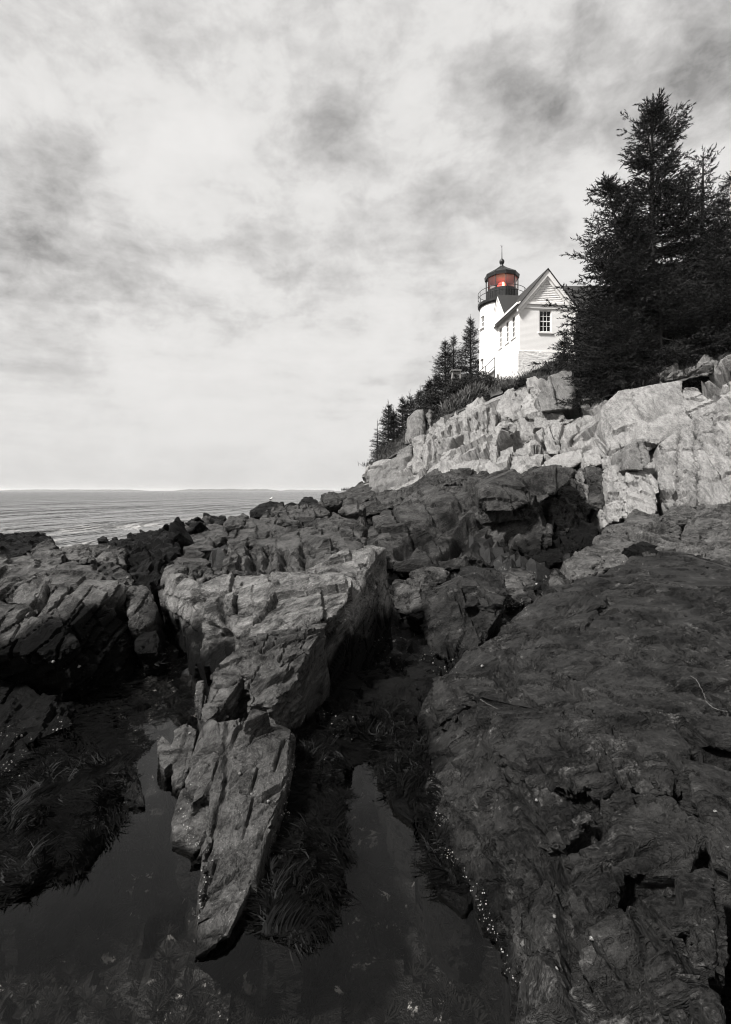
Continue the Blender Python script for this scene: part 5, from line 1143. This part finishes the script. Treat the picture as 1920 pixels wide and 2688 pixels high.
rock('weed_bank', 'added narrow black weedy ledge darkening the water at the foot of the front block', [  # added ledge, stands in for water that mirrors the dark front block
    ([(985, 1925, 4.38), (1095, 1895, 4.54), (1132, 2000, 3.86), (1130, 2090, 3.44), (1085, 2150, 3.2), (1030, 2110, 3.36), (995, 2030, 3.7)], (0, .1, -.5)),
    ([(1120, 2080, 3.48), (1160, 2240, 2.92), (1250, 2345, 2.62), (1220, 2390, 2.52), (1150, 2330, 2.66), (1105, 2200, 3.04)], (0, .1, -.5))], .02, .3, .03, 136, 'black')
bpy.data.objects.remove(_tmp)
bpy.context.view_layer.update()
DG = bpy.context.evaluated_depsgraph_get()
def hit(u, v):
    d = dirv(u, v); o = Vector((0, 0, CZ))
    ok, loc, nor, _, ob, _ = SC.ray_cast(DG, o, d)
    if not ok: return None
    return loc, nor, ob
def inside(p, poly):
    x, y = p; c = False; j = len(poly) - 1
    for i in range(len(poly)):
        (xi, yi), (xj, yj) = poly[i], poly[j]
        if (yi > y) != (yj > y) and x < (xj - xi) * (y - yi) / (yj - yi) + xi: c = not c
        j = i
    return c
def scatter(poly, n, rnd):
    xs = [p[0] for p in poly]; ys = [p[1] for p in poly]; out = []
    while len(out) < n:
        p = (rnd.uniform(min(xs), max(xs)), rnd.uniform(min(ys), max(ys)))
        if inside(p, poly): out.append(p)
    return out
def along(line, n, jit, rnd):
    out = []
    for _ in range(n):
        i = rnd.randrange(len(line) - 1); t = rnd.random(); a, b = line[i], line[i + 1]
        t = .35 * t + .65 * (round(t * 5) / 5) + rnd.gauss(0, .03); out.append((a[0] + (b[0] - a[0]) * t + rnd.gauss(0, jit), a[1] + (b[1] - a[1]) * t + rnd.gauss(0, jit)))
    return out
M['quartz'] = mat_plain('quartz_vein', .065, .6, .2, .5, 30)
DOMES = [o for o in ROCKS if o.name.startswith('dome_rock')]
for line, dome, wd in (([(1815, 1775), (1828, 1784), (1838, 1800), (1848, 1822), (1856, 1845), (1872, 1858), (1895, 1866), (1916, 1868)], DOMES[0], .0036), ([(1262, 1836), (1276, 1845), (1290, 1853), (1312, 1864)], DOMES[1], .003)):
    pv = []                                         # a thin pale vein lying in the surface of the rock
    for (a0, b0), (a1, b1) in zip(line[:-1], line[1:]):
        for k in range(5):
            f_ = k / 5; h = hit(a0 + (a1 - a0) * f_ + random.Random(k + int(a0)).uniform(-1.5, 1.5), b0 + (b1 - b0) * f_)
            if h and h[2] in DOMES: pv.append(h[0] + h[1] * .0005)
    if len(pv) > 3:
        mb = MB(); mb.tube(pv, [wd * random.Random(i).uniform(.5, 1.2) for i in range(len(pv))], 5); mb.build('quartz_vein', M['quartz'], dome, True)
rd = random.Random(21)
def mat_weed():
    m, nt = new_mat('rockweed'); p = nt.add('ShaderNodeNewGeometry').outputs['Position']
    c = nt.mixc(nt.noise(p, 9, 4), G(.0004), G(.0032))
    finish(nt, principled(nt, c, .5, .045)); return m
M['weed'] = mat_weed()
def weed(name, label, areas, length):
    V = []
    for poly, n in areas:
        for p in scatter(poly, n, rd):
            h = hit(*p)
            if not h: continue
            loc, nor, _ = h
            for _ in range(4):
                a = 3.0 * math.sin(loc.x * 5.1 + 1.7 * math.sin(loc.y * 4.3)) + rd.gauss(0, .6); L = length * rd.uniform(.6, 2.0); w = rd.uniform(.0014, .0036)
                t = Vector((math.cos(a), math.sin(a), 0)); t = (t - nor * t.dot(nor)).normalized(); sd = t.cross(nor).normalized()
                q = loc + nor * .006; prev = None
                for k in range(4):
                    c = q + t * (L * k / 3) + nor * (.004 * math.sin(k * 1.3 + a)) + sd * (.03 * math.sin(k * .8 + a * 3)); ww = w * (.8, 1.2, 1.1, .35)[k]
                    tw = nor * ww * .25 * math.sin(a * 5 + k)
                    cur = (c - sd * ww - tw, c + sd * ww + tw)
                    if prev: V += [prev[0], prev[1], cur[1], cur[0]]
                    prev = cur
    V = np.array(V, np.float32); TRI[0] += len(V) // 2
    return tag(obj(name, mesh_np(name, V, np.arange(len(V)).reshape(-1, 4), M['weed'])), label, 'seaweed', None, 'stuff')
weed('seaweed', 'mat of black glossy rockweed draped over the low banks and gully', [
    ([(0, 2050), (120, 1965), (330, 1900), (400, 1960), (330, 2030), (310, 2160), (230, 2262), (140, 2310), (30, 2370), (0, 2375)], 3200),
    ([(775, 1925), (870, 1890), (960, 1840), (1090, 1850), (1000, 1990), (905, 2010), (905, 2060), (900, 2200), (905, 2320), (790, 2475), (690, 2460), (690, 2380), (765, 2150)], 2600),
    ([(130, 1960), (250, 1790), (430, 1730), (540, 1850), (430, 1900), (330, 1900)], 700), ([(985, 1925), (1095, 1895), (1132, 2000), (1160, 2240), (1240, 2345), (1150, 2320), (1085, 2150), (995, 2030)], 700), ([(0, 1400), (60, 1398), (125, 1397), (140, 1425), (0, 1465)], 260)], .07)
def mat_coral():
    m, nt = new_mat('coralline_tufts'); p = nt.add('ShaderNodeNewGeometry').outputs['Position']
    finish(nt, principled(nt, nt.mixc(nt.noise(p, 6, 4), G(.0015), G(.010)), .8, .05)); return m
M['tuft'] = mat_coral()
V = []
for p in scatter([(0, 2420), (420, 2300), (500, 2560), (700, 2500), (900, 2350), (1120, 2150), (1250, 2420), (1350, 2688), (0, 2688)], 170, rd):
    d = dirv(*p); t = (.52 - CZ) / d.z; c = Vector((0, 0, CZ)) + d * t
    c.z = max(float(terrain_z(np.array([c.x]), np.array([c.y]))[0]), .40)
    for k in range(44):
        a = rd.uniform(0, 6.28); e = Vector((math.cos(a), math.sin(a), rd.uniform(.15, .9))).normalized(); L = rd.uniform(.03, .08); s = e.cross(Vector((0, 0, 1))).normalized() * .0016
        V += [c - s, c + s, c + e * L + s * 1.8, c + e * L - s * 1.8]
V = np.array(V, np.float32); TRI[0] += len(V) // 2
tag(obj('pool_algae', mesh_np('pool_algae', V, np.arange(len(V)).reshape(-1, 4), M['tuft'])), 'dark bushy algae tufts on the floor of the tide pool', 'algae', None, 'stuff')

M['shell'] = mat_plain('barnacle_shell', .22, .6, .3, .3, 60)
M['snail'] = mat_plain('snail_shell', .11, .35, .4, .4, 50)
pts = []
for line, n, j in (([(772, 1985), (756, 2100), (738, 2200), (700, 2310), (640, 2430), (600, 2470)], 190, 7), ([(1128, 2020), (1142, 2120), (1160, 2220), (1250, 2345), (1290, 2450), (1345, 2570)], 150, 11),
                   ([(1140, 2130), (1152, 2200), (1190, 2270)], 70, 6), ([(518, 2020), (480, 2130), (500, 2200), (555, 2240), (530, 2340), (516, 2440)], 80, 6), ([(440, 1700), (470, 1770), (505, 1835)], 140, 13),
                   ([(1000, 1690), (1090, 1720), (1190, 1760)], 60, 18), ([(1325, 1592), (1375, 1585)], 50, 8)):
    pts += along(line, n, j, rd)
for poly, n in (([(250, 1900), (300, 1830), (430, 1820), (400, 1920), (260, 1950)], 190), ([(0, 2005), (60, 1985), (110, 2010), (90, 2040), (0, 2045)], 70), ([(225, 1900), (290, 1880), (295, 1930), (240, 1950)], 60),
                ([(790, 1880), (900, 1850), (980, 1900), (960, 2010), (800, 2030)], 130), ([(120, 1980), (150, 1880), (190, 1900), (160, 2000)], 50), ([(1180, 1490), (1215, 1490), (1210, 1515), (1185, 1515)], 30), ([(0, 1300 + 600), (120, 1900), (120, 1990), (0, 1990)], 30)):
    pts += scatter(poly, n, rd)
V, Fq = [], []
for p in pts:
    h = hit(*p)
    if not h or h[2] is pool or h[2].name.startswith('sea'): continue
    loc, nor, _ = h; r = rd.choice((.45, .5, .6, .7, .8, 1.2)) * .0042 * (loc.y / 3.2) ** .8
    a = nor.cross(Vector((.3, .2, 1))).normalized(); b = nor.cross(a); k0 = len(V)
    for rr_, hh in ((1.0, -.2), (.75, .7), (.35, 1.0)):
        for k in range(6):
            q = k * math.pi / 3; V.append(tuple(loc + (a * math.cos(q) + b * math.sin(q)) * r * rr_ + nor * r * hh))
    for lv in range(2):
        for k in range(6): Fq.append((k0 + lv * 6 + k, k0 + lv * 6 + (k + 1) % 6, k0 + lv * 6 + 6 + (k + 1) % 6, k0 + lv * 6 + 6 + k))
    Fq.append((k0 + 12, k0 + 13, k0 + 14, k0 + 15)); 
tag(obj('barnacles', mesh_np('barnacles', V, Fq, M['shell'])), 'clusters of tiny white barnacles along the waterlines of the rocks', 'barnacles', None, 'stuff')
def snail_mesh():
    mb = MB(); prof_ = []
    V, Fq = [], []; n, m = 22, 8
    for i in range(n):
        t = i / (n - 1); ang = t * 4.4 * math.pi; rad = .62 * (1 - t) ** 1.1 + .03; tube = .52 * (1 - t) ** 1.05 + .02; zc = 1.15 * t
        for k in range(m):
            q = 2 * math.pi * k / m; rr_ = rad * .75 + tube * math.cos(q)
            V.append((rr_ * math.cos(ang), rr_ * math.sin(ang), zc + tube * math.sin(q)))
    for i in range(n - 1):
        for k in range(m): Fq.append((i * m + k, i * m + (k + 1) % m, (i + 1) * m + (k + 1) % m, (i + 1) * m + k))
    return mesh_np('snail', np.array(V) * .0115, Fq, M['snail'], smooth=True)
sm = snail_mesh()
for (u, v), lab in (((705, 2103), 'snail shell in the middle of the rock fin'), ((660, 2086), 'dark snail shell beside the one in the middle of the fin'), ((597, 1883), 'snail shell below the dark blade face of the fin'), ((655, 1916), 'snail shell at the head of the rock fin'),
                    ((499, 1926), 'snail shell on the upright flake by the left pool'), ((629, 2031), 'dark snail shell left of centre on the fin'), ((1456, 2408), 'pale snail shell in the long crack of the dome'), ((1463, 2545), 'snail shell low in the long crack of the dome'),
                    ((1266, 1749), 'round snail shell at the left corner of the dome'), ((55, 1932), 'snail shell on the low black slabs at the left edge'), ((336, 1518), 'white snail shell on the grey faceted block'), ((140, 1737), 'snail shell on the black front of the left boulder'),
                    ((208, 1750), 'second snail shell on the black front of the left boulder'), ((1555, 2462), 'snail shell on the striped lower part of the dome'), ((1410, 2100), 'snail shell on the upper front of the dome'), ((1878, 2132), 'snail shell near the right edge of the dome')):
    h = hit(u, v)
    if not h: continue
    o = obj('sea_snail', sm); o.location = h[0] + h[1] * .002; o.rotation_euler = h[1].to_track_quat('Z', 'Y').to_euler(); o.scale = (max(.9, h[0].y / 3.2),) * 3
    tag(o, lab, 'snail', 'sea snails on the rocks')

# gull on the skyline rock
M['feather'] = mat_plain('white_feathers', .6, .7, .2, .1); M['feather_grey'] = mat_plain('grey_feathers', .18, .7, .2, .1)
h = hit(711, 1316); gl = h[0] if h else W(711, 1316, 31)
gull = empty('gull', gl); tag(gull, 'tiny white gull standing on the jagged waterline rock', 'bird'); gull.rotation_euler.z = .6; gull.scale = (.65,) * 3
def blob(pts, rs, name, mat, parent, n=10):
    return MB().tube(pts, rs, n).build(name, mat, parent, True)
blob([(-.20, 0, .14), (-.12, 0, .17), (0, 0, .20), (.09, 0, .24), (.12, 0, .31), (.14, 0, .36), (.19, 0, .355), (.215, 0, .35)], [.012, .045, .075, .065, .042, .045, .022, .008], 'body', M['feather'], gull)
for s in (-1, 1):
    blob([(.06, s * .06, .23), (-.06, s * .075, .21), (-.24, s * .03, .16)], [.03, .04, .006], 'wing', M['feather_grey'], gull, 6)
    MB().tube([(.0, s * .025, .15), (.01, s * .025, -.02)], .006, 5).build('leg', M['feather_grey'], gull)

# ------------------------------------------------------------------ far shore
M['forest'] = mat_plain('far_forest', .03, .9, .1, .4, .02)
def island(name, label, u0, u1, vt, y, seed):
    rng = np.random.default_rng(seed); n = 90; x0, x1 = (u0 - 960) / F * y, (u1 - 960) / F * y; hm = (VH - vt) / F * y
    xs = np.linspace(x0, x1, n); env = np.clip(np.minimum(np.arange(n), np.arange(n)[::-1]) / 12, 0, 1) ** .6
    nz = np.convolve(rng.normal(size=n + 14), np.ones(15) / 15, 'valid')[:n]; hh = hm * env * (.72 + .5 * nz) + .03 * hm * rng.random(n) * env
    rows = [(-1.0, -.4), (-.6, .45), (-.25, .9), (.1, 1.0), (.5, .7), (1.0, -.4)]
    V = [(x, y + a * (x1 - x0) * .12, CZ * 0 + max(-3, b * h_) + (0 if b > 0 else -2)) for a, b in rows for x, h_ in zip(xs, hh)]
    Fq = [(r * n + i, r * n + i + 1, (r + 1) * n + i + 1, (r + 1) * n + i) for r in range(len(rows) - 1) for i in range(n - 1)]
    return tag(obj(name, mesh_np(name, V, Fq, M['forest'], smooth=True)), label, None, None, 'structure')
island('island', 'low hazy island on the horizon, left', 2, 382, 1282.5, 5200, 1)
island('island', 'low hazy island on the horizon, centre', 462, 735, 1281.5, 5200, 2)
island('island', 'faintest flat island right of the centre one', 738, 880, 1284, 7000, 3)
island('far_point', 'low wooded point beyond the headland', 893, 1060, 1277, 560, 4)
def far_spruce_mesh():
    rng = np.random.default_rng(4); TP, TD, TL = [], [], []
    for t in np.linspace(.05, 1, 15):
        for k in range(6):
            a = rng.uniform(0, 6.28); r = .20 * (1 - t) + .02
            TP.append((0, 0, t)); TD.append((math.cos(a) * .95, math.sin(a) * .95, -.1)); TL.append(r * rng.uniform(.8, 1.4))
    return sprays(np.array(TP, np.float32), np.array(TD, np.float32), np.array(TL, np.float32), 4, rng, .3, .6)
fm = mesh_np('far_spruce', *far_spruce_mesh(), M['needle']); tm = None
for i in range(17):
    u = 897 + i * 4.4 + rd.uniform(-1.5, 1.5); y = 545 + rd.uniform(-8, 8); hgt = rd.uniform(7, 11) * y / F * .95
    t = empty('far_spruce', (W(u, 1288, y).x, y, 4.0 - .8)); t.scale = (hgt * 1.1, hgt * 1.1, hgt)
    if tm is None: tm = MB().tube([(0, 0, -.2), (0, 0, .95)], [.02, .004], 5).build('trunk', M['bark'], t).data
    else: obj('trunk', tm, t)
    obj('crown', fm, t)
    tag(t, 'tiny spruce of the row on the far wooded point', 'tree', 'spruces on the far point')

# ------------------------------------------------------------------ sea haze
hb = MB().box(-9800, 9800, -150, 9900, -6, 34).build('haze', M['sea'])
m_, nt_ = new_mat('haze_air'); vol = nt_.add('ShaderNodeVolumePrincipled', {'Color': (.97, .965, .955, 1), 'Density': HAZE, 'Anisotropy': .2})
nt_.l.new(vol.outputs[0], nt_.add('ShaderNodeOutputMaterial').inputs['Volume'])
hb.data.materials.clear(); hb.data.materials.append(m_); tag(hb, 'thin pale sea haze filling the air', 'haze', None, 'stuff')
print('TRIS', TRI[0])
